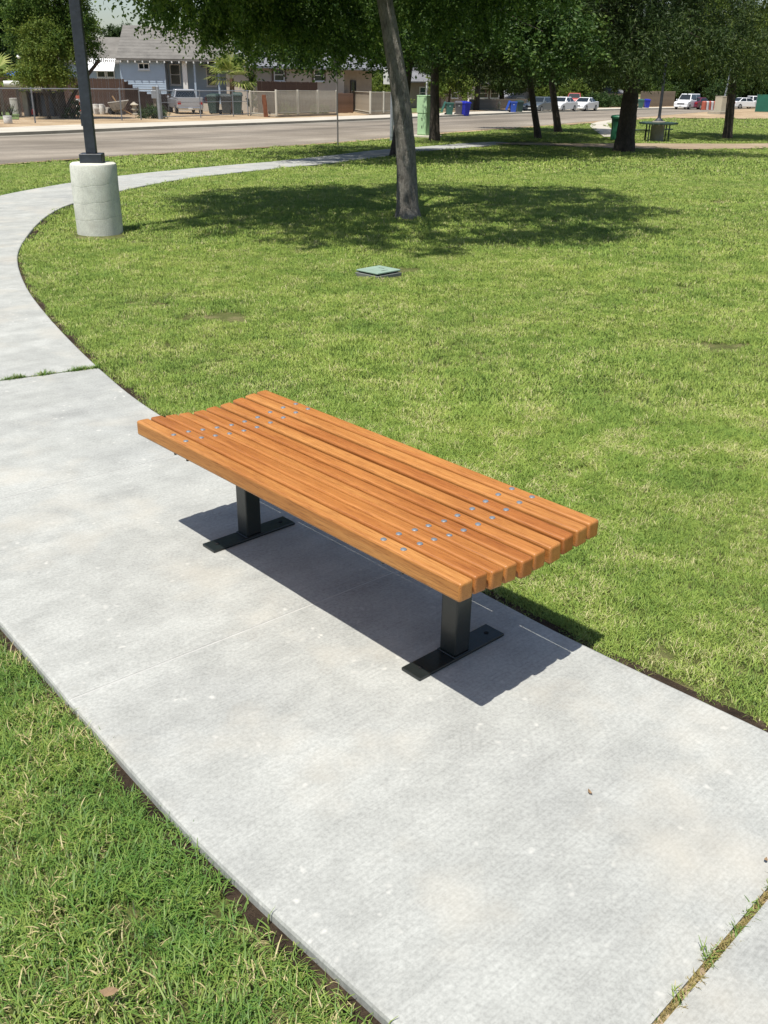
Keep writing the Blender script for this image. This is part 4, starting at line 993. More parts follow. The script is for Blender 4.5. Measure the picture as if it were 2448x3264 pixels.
MB().lathe([(.36, 0), (.38, .05), (.37, .5), (.40, .92), (.41, .95)], 24).build('body', BRG, t, True)
MB().lathe([(.44, .90), (.45, .97), (.40, 1.03), (.1, 1.06)], 24).build('lid', BRG, t, True)
p = G(2296, 364); t = thing('concrete_box', 'tan rectangular concrete service box on a wide base in the sand', 'box', (p[0], p[1], zg(p[0], p[1])), .55)
CB = M('tan_render', (.46, .42, .32), .85, .08, 1.5)
MB().box(-1.0, 1.0, -.8, .8, -.1, .28).build('base', M('grey_tan_base', (.36, .33, .26), .9, .1, 2), t, False, .02, 1)
MB().box(-.55, .55, -.45, .45, .28, 1.62).build('box_body', CB, t, False, .02, 1); MB().box(-.57, .57, -.47, .47, 1.62, 1.66).build('cap', CB, t, False, .01, 1)
p = G(2310, 360); z0 = zg(p[0], p[1]); t = thing('light_pole', 'pale grey pole rising behind the tan concrete box', 'pole', (p[0], p[1]+1.2, z0), 0)
MB().tube([(0, 0, 0), (.28, 0, 3.2), (.5, 0, 6.0)], [.10, .085, .07], 10).build('pole', GALV, t); MB().box(-.2, .2, -.2, .2, 0, .06).build('base_flange', GALV, t)

# ---- striped barrels by the maroon car
BW_, BR_ = M('barrel_white', (.55, .55, .54), .6, .08), M('barrel_red', (.42, .10, .06), .6, .12)
for i in range(7):
    p = G(2242+i*7.5, 350.5); t = thing('traffic_barrel', ('white' if i % 2 else 'rust red')+' drum in the row of barrier drums beside the maroon car', 'barrel', (p[0], p[1], zg(p[0], p[1])), 0, 'row of red and white drums')
    MB().lathe([(.36, 0), (.36, .06), (.30, .08), (.29, .9), (.22, 1.0)], 14).build('drum', BW_ if i % 2 else BR_, t, True)
    MB().lathe([(.42, 0), (.42, .055)], 14).build('base', BLKP, t)

# ---- fences
def seg_thing(name, label, cat, P0, P1, lift=.11, group=None):
    P0 = np.array(P0[:2]); P1 = np.array(P1[:2]); d = P1-P0; L = float(np.linalg.norm(d)); a = math.atan2(d[1], d[0])
    z0 = zg(P0[0], P0[1], lift); z1 = zg(P1[0], P1[1], lift)
    return thing(name, label, cat, (P0[0], P0[1], z0), a, group), L, z1-z0
def chain_link(name, label, cat, P0, P1, H, posts, rail_lo=False, wires=True, post_r=.035):
    t, L, dz = seg_thing(name, label, cat, P0, P1); zz = lambda x: dz*x/L
    for x in posts: MB().cyl((x*L, 0, -.05+zz(x*L)), (x*L, 0, H+.06+zz(x*L)), post_r, seg=8).build('post', GALV, t)
    MB().cyl((0, 0, H), (L, 0, H+dz), .024, seg=8).build('top_rail', GALV, t)
    if rail_lo:
        MB().cyl((0, 0, .12), (L, 0, .12+dz), .022, seg=8).build('bottom_rail', GALV, t)
        MB().cyl((0, 0, H*.58), (L, 0, H*.58+dz), .018, seg=8).build('middle_rail', GALV, t)
    mb = MB(); sp = .17; n = int((L+H)/sp)
    for i in range(n):
        for s in (1, -1):
            x0 = i*sp-(H if s > 0 else 0); x1 = x0+s*H
            if s < 0: x0, x1 = i*sp, i*sp-H
            za, zb = .04, H
            # clip to the panel
            def cl(x, z, xo, zo):
                if x < 0: f = (0-x)/(xo-x); return 0.0, z+(zo-z)*f
                if x > L: f = (L-x)/(xo-x); return L, z+(zo-z)*f
                return x, z
            if (x0 < 0 and x1 < 0) or (x0 > L and x1 > L): continue
            a0 = cl(x0, za, x1, zb); a1 = cl(x1, zb, x0, za); w = .0018
            mb.add([(a0[0]-w, 0, a0[1]+zz(a0[0])), (a0[0]+w, 0, a0[1]+zz(a0[0])), (a1[0]+w, 0, a1[1]+zz(a1[0])), (a1[0]-w, 0, a1[1]+zz(a1[0])), (a0[0], .005, a0[1]+zz(a0[0])), (a1[0], .005, a1[1]+zz(a1[0]))], [(0, 1, 2, 3), (1, 4, 5, 2), (4, 0, 3, 5)])
    mb.build('wire_mesh', GALV, t, kind='stuff'); return t
F0 = GY(-140, 401); F1 = GY(511, 380); F2 = GY(640, 374); F3 = GY(795, 369)
chain_link('chain_link_fence', 'galvanised chain-link fence in front of the cluttered dirt yard', 'fence', F0, F1, 1.62, (0, .115, .335, .565, .775, .885, 1.0))
chain_link('chain_link_gate', 'rolling chain-link gate in front of the silver pickup', 'gate', F1, F3, 1.56, (0.02, .42, .80, .985), True)
p = GY(500, 380); t = thing('gate_post', 'thick grey post at the end of the chain-link gate beside a shrub', 'post', (p[0]+.2, p[1]-.1, zg(p[0], p[1], .11)), 0)
MB().cyl((0, 0, 0), (0, 0, 1.75), .10, seg=12).build('post_shaft', GALV, t); MB().lathe([(.11, 1.75), (.08, 1.82), (.02, 1.84)], 12).build('post_cap', GALV, t)
p = GY(848, 373); t = thing('timber_post', 'leaning rusty brown timber post at the end of the tan iron fence', 'post', (p[0], p[1], zg(p[0], p[1], .11)), .3)
MB().hexa([(-.13, -.13, 0), (.13, -.13, 0), (.13, .13, 0), (-.13, .13, 0), (-.22, -.12, 1.35), (.02, -.12, 1.35), (.02, .12, 1.35), (-.22, .12, 1.35)]).build('timber', M('rusty_timber', (.20, .075, .035), .8, .3, 6), t, False, .01, 1)
CREAM = M('cream_iron_paint', (.58, .55, .46), .6, .12, 3); TANB = M('tan_panel_board', (.36, .31, .235), .85, .28, 1.2); WMESH = M('pale_expanded_mesh', (.47, .44, .37), .7, .12, 3)
def iron_fence(label, P0, P1, H, nposts, mesh_from=0.0, mesh_to=1.0, board=False, wall=.14):
    t, L, dz = seg_thing('iron_fence', label, 'fence', P0, P1); zz = lambda x: dz*x/L
    MB().hexa([(0, -.10, -.08), (L, -.10, -.08+dz), (L, .10, -.08+dz), (0, .10, -.08), (0, -.10, wall), (L, -.10, wall+dz), (L, .10, wall+dz), (0, .10, wall)]).build('low_wall', M('block_wall', (.27, .23, .17), .9, .2, 1.5), t, False, .01, 1)
    for i in range(nposts):
        x = L*i/(nposts-1); MB().box(x-.055, x+.055, -.055, .055, wall+zz(x), H+.05+zz(x)).build('post', CREAM, t, False, .006, 1)
    for z in (wall+.10, H-.03): MB().hexa([(0, -.02, z), (L, -.02, z+dz), (L, .02, z+dz), (0, .02, z), (0, -.02, z+.045), (L, -.02, z+.045+dz), (L, .02, z+.045+dz), (0, .02, z+.045)]).build('rail', CREAM, t)
    if board:
        n = int(L/.20)
        for i in range(n):
            x = (i+.5)*L/n; zt_ = H-.04+random.uniform(-.01, .01); o = MB().box(-.096, .096, -.012, .012, 0, zt_-wall).build('panel_board', TANB, t); o.location = (x, .034+random.uniform(0, .012), wall+.01+zz(x))
    else:
        pk = MB().box(-.009, .009, -.009, .009, 0, H-wall-.02).mesh('picket'); pk.materials.append(CREAM); n = int(L/.13)
        for i in range(n):
            o = obj('picket', pk, None, t); x = (i+.5)*L/n; o.location = (x, 0, wall+.01+zz(x))
        mb = MB()
        for i in range(int(L*mesh_from/.028), int(L*mesh_to/.028)):
            x = i*.028; mb.box(x, x+.008, .024, .028, wall+.12+zz(x), H-.06+zz(x))
        if mesh_to > mesh_from: mb.build('expanded_mesh', WMESH, t, kind='stuff')
    return t
I0 = GY(800, 369); I1 = GY(882, 374); I2 = GY(1073, 367); I3 = GY(1122, 355); I4 = GY(1180, 366.5); I5 = GY(1262, 365); I6 = GY(1300, 363)
iron_fence('open cream iron picket fence next to the leaning timber post', I0, I1, 1.55, 2, 0, 0, False, .06)
iron_fence('cream iron fence with pale mesh panels on a low block wall', I1, I2, 1.62, 4, 0, 1.0)
iron_fence('cream iron gate leaf swung open into the driveway', I3, I4, 1.58, 2, 0, 0, True, .08)
iron_fence('cream iron fence backed with stained tan boards behind the galvanised sign post', I4, I5, 1.58, 3, 0, 0, True)
def plank_fence(name, label, P0, P1, H, m, lift=.11, w=.145, step=None, group=None, dog=True):
    t, L, dz = seg_thing(name, label, 'fence', P0, P1, lift, group); n = int(L/(w+.006)); lib = {}
    for i in range(n):
        x = (i+.5)*L/n; h = H if step is None else step(x/L)
        key = round(h, 2)
        if key not in lib:
            me = MB().prism([(-w/2, 0), (w/2, 0), (w/2, h-.05), (w/2-.03, h), (-w/2+.03, h), (-w/2, h-.05)], -.010, .010).mesh('plank'); me.materials.append(m); lib[key] = me
        o = obj('plank', lib[key], None, t); o.location = (x, random.uniform(-.006, .006), dz*x/L+random.uniform(-.015, .02)); o.rotation_euler = (0, random.uniform(-.008, .008), 0)
    for z in (.35, .62*H if step is None else 1.0, ): MB().box(0, L, .012, .06, z, z+.09).build('rail', m, t)
    return t
BRN = M('weathered_brown_plank', (.075, .043, .030), .85, .4, 2.5); GRYW = M('weathered_grey_plank', (.22, .19, .15), .9, .3, 2)
yd = 64.0
def AT(u, v, y): q = at(u, v, y); return np.array([q[0], q[1]])
plank_fence('plank_fence', 'tall dark brown plank fence at the back of the cluttered yard', AT(-120, 260, 70), AT(395, 260, 70), 2.2, BRN)
plank_fence('plank_fence', 'dark brown plank fence stepping down beside the blue house', AT(396, 280, 70), AT(548, 300, 77), 1.5, BRN, step=lambda f: 2.05 if f < .09 else 1.85 if f < .18 else 1.65 if f < .27 else 1.42 if f < .45 else 1.25)
plank_fence('plank_fence', 'dark brown plank fence in front of the tan house wall', AT(820, 280, 74), AT(1012, 280, 79), 2.2, BRN)
plank_fence('plank_fence', 'short reddish plank gate at the end of the open driveway', AT(1070, 330, 80.5), AT(1126, 330, 82), 1.45, M('reddish_plank', (.24, .15, .10), .85, .35, 2))
plank_fence('plank_fence', 'grey weathered plank fence behind the fire hydrant', AT(1495, 330, 103), AT(1680, 330, 112), .95, GRYW)
plank_fence('plank_fence', 'low tan plank fence far off behind the wire fence', AT(2040, 320, 135), AT(2150, 320, 145), 1.9, M('tan_far_plank', (.30, .24, .17), .9, .25, 1))
# green screened fence at the far right
P0 = G(2406, 357.5)[:2]; P1 = G(2700, 364)[:2]; t, L, dz = seg_thing('screen_fence', 'site fence covered with dark green screen cloth at the sandy ground', 'fence', P0, P1, .0)
MB().hexa([(0, -.012, .05), (L, -.012, .05+dz), (L, .012, .05+dz), (0, .012, .05), (0, -.012, 1.85), (L, -.012, 1.85+dz), (L, .012, 1.85+dz), (0, .012, 1.85)]).build('screen_cloth', M('green_screen_cloth', (.012, .115, .075), .8, .2, .8), t)
for i in range(6): MB().cyl((L*i/5, .05, 0), (L*i/5, .05, 1.95), .035, seg=8).build('post', GALV, t)

# ---- houses
WHT = M('white_trim', (.70, .70, .68), .6, .06); ROOF = M('grey_brown_shingle', (.175, .165, .148), .95, .22, 1.2, bump=.4); ROOF2 = M('grey_shingle', (.20, .205, .22), .95, .2, 1.2, bump=.4)
def siding(par, m, x0, x1, z0, z1, y, pitch=.17, holes=()):
    """lapped boards, each its own piece, cut round openings"""
    z = z0
    while z < z1-.02:
        zt_ = min(z+pitch, z1); spans = [(x0, x1)]
        for hx0, hx1, hz0, hz1 in holes:
            if zt_ > hz0+.01 and z < hz1-.01:
                ns = []
                for a, b in spans:
                    if hx1 <= a or hx0 >= b: ns.append((a, b)); continue
                    if hx0 > a: ns.append((a, hx0))
                    if hx1 < b: ns.append((hx1, b))
                spans = ns
        for a, b in spans:
            if b-a > .03: MB().hexa([(a, y-.030, z), (b, y-.030, z), (b, y, z), (a, y, z), (a, y-.010, zt_+.012), (b, y-.010, zt_+.012), (b, y, zt_+.012), (a, y, zt_+.012)]).build('siding_board', m, par)
        z = zt_
def window(t, x0, x1, z0, z1, y, frame, rails=(.5,), sill=True):
    f = .07; wn_ = MB()
    for b in ((x0-f, x0+.01, z0-f, z1+f), (x1-.01, x1+f, z0-f, z1+f), (x0+.01, x1-.01, z1-.01, z1+f), (x0+.01, x1-.01, z0-f, z0+.01)): wn_.box(b[0], b[1], y-.055, y+.03, b[2], b[3])
    o = wn_.build('window', frame, t)
    MB().box(x0, x1, y+.01, y+.02, z0, z1).build('pane', GLASS, o)
    for r in rails: zz_ = z0+(z1-z0)*r; MB().box(x0, x1, y-.02, y+.008, zz_-.025, zz_+.025).build('glazing_bar', frame, o)
    if sill: MB().box(x0-f-.04, x1+f+.04, y-.11, y-.056, z0-f-.05, z0-f+.01).build('sill', frame, o)
    return o
BLU = M('pale_blue_siding', (.36, .45, .55), .7, .06, 1.5); TANS = M('tan_siding', (.42, .37, .31), .75, .06, 1.5)
fr = Frame(AT(455, 300, 80), .10); zl = .11
t = thing('bungalow', 'pale blue bungalow with a grey-brown shingle roof and a pillared porch', 'house', (fr.o[0], fr.o[1], fr.o[2]+zl), fr.a)
def X(u, v, d=0.0): a, z = fr.hit(u, v, d); return a, z-zl
xl = X(386, 230)[0]; xr = X(524, 230)[0]; ze = X(470, 188)[1]; 
w0, wz1 = X(444, 219); w1, wz0 = X(473, 204)
wall = MB().box(xl, xr, .0, 5, 0, ze).build('wall', BLU, t)
# the small two-pane window
siding(wall, BLU, xl, xr, .35, ze, -.002, .17, [(w0-.07, w1+.07, wz1-.07, wz0+.07)])
wn_o = window(t, w0, w1, wz1, wz0, -.03, WHT, ()); MB().box((w0+w1)/2-.03, (w0+w1)/2+.03, -.05, -.021, wz1, wz0).build('glazing_bar', WHT, wn_o)
MB().box(xl-.06, xl+.02, -.05, .02, 0, ze).build('corner_board', BLU, wall); MB().box(xr-.02, xr+.06, -.05, .02, 0, ze).build('corner_board', BLU, wall)
# porch: recessed wall, pillars, rail
xp = X(720, 230, 2.0)[0]
pw = MB().box(xr+.07, xp, 2.0, 2.3, 0, ze).build('porch_wall', BLU, t)
siding(pw, BLU, xr+.07, xp, .6, ze, 1.998, .17)
for ua, ub, va, vb in ((547, 571, 268, 208), (662, 684, 272, 208)):
    a0, zz0 = X(ua, va, 1.95); a1, zz1 = X(ub, vb, 1.95); window(t, a0, a1, zz0, zz1, 1.92, WHT)
for ua, ub in ((582, 597), (618, 624), (694, 700)):
    a0 = X(ua, 240)[0]; a1 = X(ub, 240)[0]; MB().box(a0, a1, 0, a1-a0, 0, ze).build('porch_pillar', WHT if ua < 600 else BLU, t, False, .01, 1)
MB().box(xr+.07, xp, -.1, 2.0, 0, .55).build('porch_floor', CONF, t)
xrr = X(745, 190)[0]
# left wing with its awning
xw0 = X(196, 240, 2.4)[0]
lw_ = MB().box(xw0, xl-.07, 2.4, 6, 0, ze-.25).build('wing_wall', BLU, t); siding(lw_, BLU, xw0, xl-.07, .6, ze-.25, 2.398, .17)
for ua, ub, va, vb in ((312, 333, 245, 228), (343, 362, 245, 228)):
    a0, zz0 = X(ua, va, 2.3); a1, zz1 = X(ub, vb, 2.3); window(t, a0, a1, zz0, zz1, 2.33, WHT, ())
a0, za_ = X(276, 226, 1.2); a1, zb_ = X(362, 200, 1.2)
aw = MB().hexa([(a0, .9, za_), (a1, .9, za_), (a1, 2.36, zb_+.25), (a0, 2.36, zb_+.25), (a0, .9, za_+.03), (a1, .9, za_+.03), (a1, 2.36, zb_+.28), (a0, 2.36, zb_+.28)]).build('awning', M('white_awning', (.80, .81, .80), .5, .04), t)
for k in range(14):
    xx = a0+(a1-a0)*(k+.5)/14; MB().hexa([(xx-.03, .9, za_+.032), (xx+.03, .9, za_+.032), (xx+.03, 2.36, zb_+.282), (xx-.03, 2.36, zb_+.282), (xx-.03, .9, za_+.06), (xx+.03, .9, za_+.06), (xx+.03, 2.36, zb_+.31), (xx-.03, 2.36, zb_+.31)]).build('awning_rib', M('white_awning', (.8, .8, .8)), aw)
# roofs
zr = X(480, 88, 4.6)[1]; xr0 = X(372, 180)[0]
def gable(x0, x1, y0, ym, y1, z0, z1, m, par, th=.12, inset=(0, 0)):
    mb = MB()
    for ya, yb in ((y0, ym), (y1, ym)):
        mb.hexa([(x0, ya, z0), (x1, ya, z0), (x1-inset[1], yb, z1), (x0+inset[0], yb, z1), (x0, ya, z0+th), (x1, ya, z0+th), (x1-inset[1], yb, z1+th), (x0+inset[0], yb, z1+th)])
    return mb.build('roof', m, par)
rf0 = gable(xr0, xrr, -.42, 4.6, 9.6, ze-.12, zr, ROOF, t)
for k in range(16):
    xx = xr0+.3+(xrr-xr0-.6)*k/15; MB().box(xx-.045, xx+.045, -.43, .0, ze-.26, ze-.13).build('rafter_tail', WHT, rf0)
for k in range(11):   # shingle courses stand a little proud of one another
    f0 = k/11; f1 = (k+1)/11; ya, yb = -.43+5.03*f0, -.43+5.03*f1; za, zb2 = ze+.004+(zr-ze+.12)*f0, ze+.004+(zr-ze+.12)*f1
    MB().hexa([(xr0-.02, ya, za+.0), (xrr+.02, ya, za), (xrr+.02, yb, zb2), (xr0-.02, yb, zb2), (xr0-.02, ya, za+.030), (xrr+.02, ya, za+.030), (xrr+.02, yb, zb2+.015), (xr0-.02, yb, zb2+.015)]).build('shingle_course', ROOF, rf0)
gable(xw0-.5, xr0+.5, 1.9, 5.5, 9, ze-.37, ze+1.5, ROOF, t)
for xg in (xr0+.1, xrr-.1): MB().add([(xg, 0, ze-.1), (xg, 9.2, ze-.1), (xg, 4.6, zr)], [(0, 1, 2)]).build('gable_end', BLU, t)
# tan house
fr = Frame(AT(980, 300, 82), R_(48)); t = thing('bungalow', 'tan sided house with a low grey hip roof behind the mesh-panelled fence', 'house', (fr.o[0], fr.o[1], fr.o[2]+zl), fr.a)
xl = X(806, 230)[0]; xr = X(1096, 240)[0]; ze = X(980, 216)[1]
w = []
for ua, ub, va, vb in ((874, 902, 256, 221), (1001, 1029, 257, 224)):
    a0, zz0 = X(ua, va); a1, zz1 = X(ub, vb); w.append((a0, a1, zz0, zz1))
wall = MB().box(xl, xr, .0, 3.2, 0, ze).build('wall', TANS, t)
siding(wall, TANS, xl, xr, .3, ze, -.002, .19, [(a-.07, b+.07, c-.07, d+.07) for a, b, c, d in w])
for a0, a1, zz0, zz1 in w:
    wo = window(t, a0, a1, zz0, zz1, -.03, WHT)
    for xx in (a0-.26, a1+.12): MB().box(xx, xx+.14, -.075, -.04, zz0-.05, zz1+.05).build('shutter', M('brown_shutter', (.13, .09, .07), .8, .2), wo)
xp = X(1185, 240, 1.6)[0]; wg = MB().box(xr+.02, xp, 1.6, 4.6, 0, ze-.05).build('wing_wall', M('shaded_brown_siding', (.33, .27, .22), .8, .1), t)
a0, zz0 = X(1118, 300, 1.6); a1, zz1 = X(1131, 259, 1.6); window(t, a0, a1, zz0, zz1, 1.55, M('dark_frame', (.05, .05, .06)), ())
zr = ze+1.5
def hip(x0, x1, y0, y1, z0, z1, m, par, rx):
    V = [(x0, y0, z0), (x1, y0, z0), (x1, y1, z0), (x0, y1, z0), (x0+rx, (y0+y1)/2, z1), (x1-rx, (y0+y1)/2, z1)]
    V += [(a, b, c+.12) for a, b, c in V]
    return MB().add(V, [(6, 7, 11, 10), (7, 8, 11), (8, 9, 10, 11), (9, 6, 10), (0, 1, 7, 6), (1, 2, 8, 7), (2, 3, 9, 8), (3, 0, 6, 9), (0, 3, 2, 1)]).build('roof', m, par)
rfo = hip(xl-.5, xp+.5, -.55, 5.6, ze-.08, zr, ROOF2, t, 3.0)
MB().box(xl-.5, xp+.5, -.60, -.551, ze-.10, ze+.05).build('fascia', M('grey_fascia', (.30, .31, .33), .7, .1), rfo)
# houses further along the street, mostly behind leaves
def simple_house(label, O, ang, spans, wallm, roofm, gable_front=False, garage=None):
    global fr
    fr = Frame(O, ang); t = thing('bungalow', label, 'house', (fr.o[0], fr.o[1], fr.o[2]+zl), fr.a)
    (ua, ub, ve) = spans; x0 = X(ua, 300)[0]; x1 = X(ub, 300)[0]; ze = X((ua+ub)/2, ve)[1]
    wl_ = MB().box(x0, x1, 0, 8, 0, ze).build('wall', wallm, t); siding(wl_, wallm, x0, x1, .1, ze, -.002, .22)
    if gable_front:
        xm = (x0+x1)/2; MB().prism([(x0, ze), (x1, ze), (xm, ze+(x1-x0)*.33)], -.001, .15).build('gable_end', wallm, t)
        mb = MB()
        for xa in (x0-.4, x1+.4): mb.hexa([(xa, -.5, ze-.1), (xm, -.5, ze+(x1-x0)*.33+.03), (xm, 8.5, ze+(x1-x0)*.33+.03), (xa, 8.5, ze-.1), (xa, -.5, ze+.05), (xm, -.5, ze+(x1-x0)*.33+.18), (xm, 8.5, ze+(x1-x0)*.33+.18), (xa, 8.5, ze+.05)])
        mb.build('roof', roofm, t)
    else: hip(x0-.5, x1+.5, -.5, 8.5, ze-.06, ze+1.8, roofm, t, 3.0)
    for f in (.22, .72):
        xa = x0+(x1-x0)*f; window(t, xa, xa+1.1, 1.0, min(ze-.5, 2.1), -.045, WHT)
    MB().box(x0+(x1-x0)*.47, x0+(x1-x0)*.47+.95, -.05, -.031, .1, min(2.1, ze-.3)).build('door', M('brown_shutter', (.13, .09, .07)), t)
    return t
simple_house('brown house in deep shade behind the three kerb bins', AT(1420, 300, 108), R_(50), (1290, 1490, 262), M('brown_stucco', (.30, .25, .21), .85, .08), ROOF2)
simple_house('white sided house showing between the leaves behind the fire hydrant', AT(1550, 300, 118), R_(30), (1512, 1582, 268), M('white_siding', (.66, .67, .66), .7, .05), ROOF2)
simple_house('grey gabled house behind the dark grey car', AT(1670, 300, 128), R_(25), (1630, 1705, 312), M('blue_grey_wall', (.34, .36, .40), .8, .08), M('grey_shingle', (.2, .2, .22)), True)
simple_house('low white building far off behind the stout feathery-leaved tree', AT(1960, 300, 165), R_(40), (1932, 1992, 298), M('white_siding', (.7, .7, .7)), ROOF2)

# ---- yard clutter behind the chain-link fence
def spot(u, v, dy=0.0): p = GY(u, v); return (p[0], p[1]+dy, zg(p[0], p[1]+dy, .11))
def by_fence(u, y): q = at(u, 300, y); return (q[0], y, zg(q[0], y, .11))
t = thing('shed', 'dark open plank shed with sheets piled on its roof behind the chain-link fence', 'shed', spot(128, 372, .3), .15)
SHD = M('old_shed_plank', (.085, .072, .062), .9, .4, 2); p0 = spot(128, 372, .3)
sw = (at(175, 370, p0[1])[0]-at(70, 370, p0[1])[0])/2; sh = at(120, 293, p0[1])[2]-p0[2]
for k in range(9):
    x = -sw+2*sw*(k+.5)/9; MB().box(x-sw/9+.01, x+sw/9-.01, 1.0, 1.03, 0, sh-.05).build('back_board', SHD, t)
MB().box(-sw, -sw+.28, -.05, 1.0, 0, sh).build('side_wall', M('pale_shed_post', (.42, .39, .33), .9, .2), t); MB().box(sw-.10, sw, -.05, 1.0, 0, sh).build('side_wall', SHD, t)
for x in (-.5, .15, .6): MB().box(x-.12, x+.12, .2, .3, 0, sh*.85).build('hanging_board', M('blue_grey_board', (.10, .12, .15), .9, .4, 2), t)
rf = MB().box(-sw-.25, sw+.3, -.3, 1.2, sh, sh+.06).build('roof', SHD, t)
for k in range(4): o = MB().box(-.75, .75, -.45, .45, 0, .055).build('sheet', M('cream_sheet', (.62, .58, .47), .8, .12), rf); o.location = (-sw*.45+k*.06, .35, sh+.065+k*.065); o.rotation_euler = (random.uniform(-.03, .03), random.uniform(-.03, .03), k*.14-.2)
MB().lathe([(.10, 0), (.12, .1), (.10, .25), (.04, .32)], 12).build('red_can', M('red_can', (.5, .03, .03), .5, .1), t).location = (-sw+.55, -.1, .10)
WPL = M('white_plastic', (.72, .72, .68), .6, .08, 4)
def drum(name, label, cat, loc, r, h, m, extra=None, group=None):
    t = thing(name, label, cat, loc, 0, group); MB().lathe([(r*.92, 0), (r, .03), (r, h*.96), (r*.97, h)], 20).build('body', m, t, True)
    MB().lathe([(r*1.04, h*.93), (r*1.04, h+.005), (r*.8, h+.012)], 20).build('lid', m if extra is None else extra, t, True); return t
drum('bucket', 'small white bucket standing in front of the chain-link fence', 'bucket', spot(31, 393, -.2), .21, .34, WPL)
drum('drum', 'dirty grey-white drum beside the open plank shed', 'drum', by_fence(43, 66), .30, .95, M('dirty_white_drum', (.46, .44, .40), .8, .25, 2))
sb = by_fence(252, 68.3); t = thing('traffic_barrel', 'red and white banded barrel behind the dark lamp post', 'barrel', sb, 0)
for k in range(6): MB().lathe([(.30-.012*k, .19*k), (.295-.012*k, .19*k+.185)], 18).build('band', BR_ if k % 2 else BW_, t, True)
for i, (u, v) in enumerate(((300, 343), (319, 343))): drum('gas_bottle', ('white gas bottle standing next to the rubble pile', 'white gas bottle closer to the wheelbarrow')[i], 'bottle', by_fence(u, 68.4), .17, .62, WPL, None, 'white gas bottles')
p = spot(30, 270, 0); q = at(52, 268, 60); t = thing('pipe_roll', 'big white pipe end lying on the junk above the shed', 'pipe', (q[0], q[1], zg(q[0], q[1], .11)), .35)
hq = q[2]-zg(q[0], q[1], .11); MB().tube([(-.7, 0, hq), (.2, 0, hq)], [.17, .185], 20).build('pipe', WPL, t, True); MB().tube([(.2, 0, hq), (.215, 0, hq)], [.14, .14], 20).build('bore', SHD, t)
for x in (-.9, 0): MB().box(x-.08, x+.08, -.3, .3, 0, hq-.25).build('trestle', SHD, t)
p = by_fence(372, 68.3); t = thing('wheelbarrow', 'upturned mottled wheelbarrow tray with timber props in the yard', 'wheelbarrow', p, .2)
WB = M('mottled_tray', (.33, .31, .27), .8, .35, 6)
MB().hexa([(-.35, -.3, .25), (.35, -.3, .35), (.35, .3, .35), (-.35, .3, .25), (-.65, -.42, .75), (.75, -.42, .92), (.75, .42, .92), (-.65, .42, .75)]).build('tray', WB, t, False, .03, 1)
for s in (-1, 1): MB().tube([(.9, s*.25, .02), (.1, s*.22, .45), (-.3, s*.2, 1.15)], .03, 6).build('handle', M('raw_timber', (.40, .25, .12), .8, .2), t)
MB().cyl((-.5, -.05, .2), (-.5, .05, .2), .2, seg=16).build('wheel', TYRE, t)
p = by_fence(424, 68.6); t = thing('stone_lantern', 'small stone garden lantern in the yard beside the gate', 'lantern', p, 0)
MB().lathe([(.34, 0), (.34, .08), (.13, .12), (.11, .26), (.26, .30), (.26, .36), (.15, .40), (.15, .56), (.30, .62), (.10, .74), (.05, .80)], 14).build('lantern_body', M('garden_stone', (.40, .36, .28), .9, .2, 5), t)
p = by_fence(346, 68.6); t = thing('rubble_pile', 'low pile of grey rubble and scrap beside the white gas bottles', 'rubble', p, 0)
for k in range(16): o = MB().box(-.22, .22, -.18, .18, -.10, .12).build('chunk', M('rubble', (.33, .30, .26), .95, .3, 3), t, False, .05, 1); o.location = (random.uniform(-.8, .9), random.uniform(-.3, .3), random.uniform(.05, .32)); o.rotation_euler = (random.random()*3, random.random()*3, random.random()*3)
p = by_fence(492, 70.5); t = thing('timber_post', 'grey timber post with a meter box beside the blue house fence', 'post', p, 0)
MB().box(-.10, .10, -.10, .10, 0, 1.75).build('timber', GRYW, t); MB().box(-.17, .17, -.2, -.101, 1.0, 1.5).build('meter_box', GALV, t, False, .01, 1)
# blue tarp canopy behind the yard
q = at(75, 240, 78); zc = zg(q[0], q[1], .11); t = thing('canopy_tent', 'bright blue pitched canopy behind the brown plank fence', 'canopy', (q[0], q[1], zc), .1)
zt_ = at(75, 218, 78)[2]-zc; z2 = at(75, 240, 78)[2]-zc; hw = 1.0
MB().add([(-hw-.2, -1.4, z2), (hw+.4, -1.4, z2), (hw+.4, 1.4, z2), (-hw-.2, 1.4, z2), (-.2, 0, zt_), (.5, 0, zt_)], [(0, 1, 5, 4), (1, 2, 5), (2, 3, 4, 5), (3, 0, 4)]).build('canopy_top', M('blue_tarp', (.03, .13, .55), .6, .1), t)
for x in (-hw, hw): 
    for y in (-1.2, 1.2): MB().cyl((x, y, 0), (x, y, z2), .03, seg=8).build('leg', GALV, t)
q = at(79, 225, 76); t = thing('utility_pole', 'thin brown pole with a white lamp near the blue canopy', 'pole', (q[0], q[1], zg(q[0], q[1])), 0)
zz_ = at(79, 178, 76)[2]-zg(q[0], q[1]); MB().cyl((0, 0, 0), (0, 0, zz_), .07, .05, 8).build('shaft', M('brown_pole', (.22, .12, .07), .8, .2), t); MB().lathe([(.05, -.1), (.16, 0), (.12, .12), (.03, .16)], 12, (-.32, 0, zz_-.1)).build('lamp', WPL, t); MB().box(-.32, 0, -.02, .02, zz_-.02, zz_+.02).build('arm', BLKP, t)
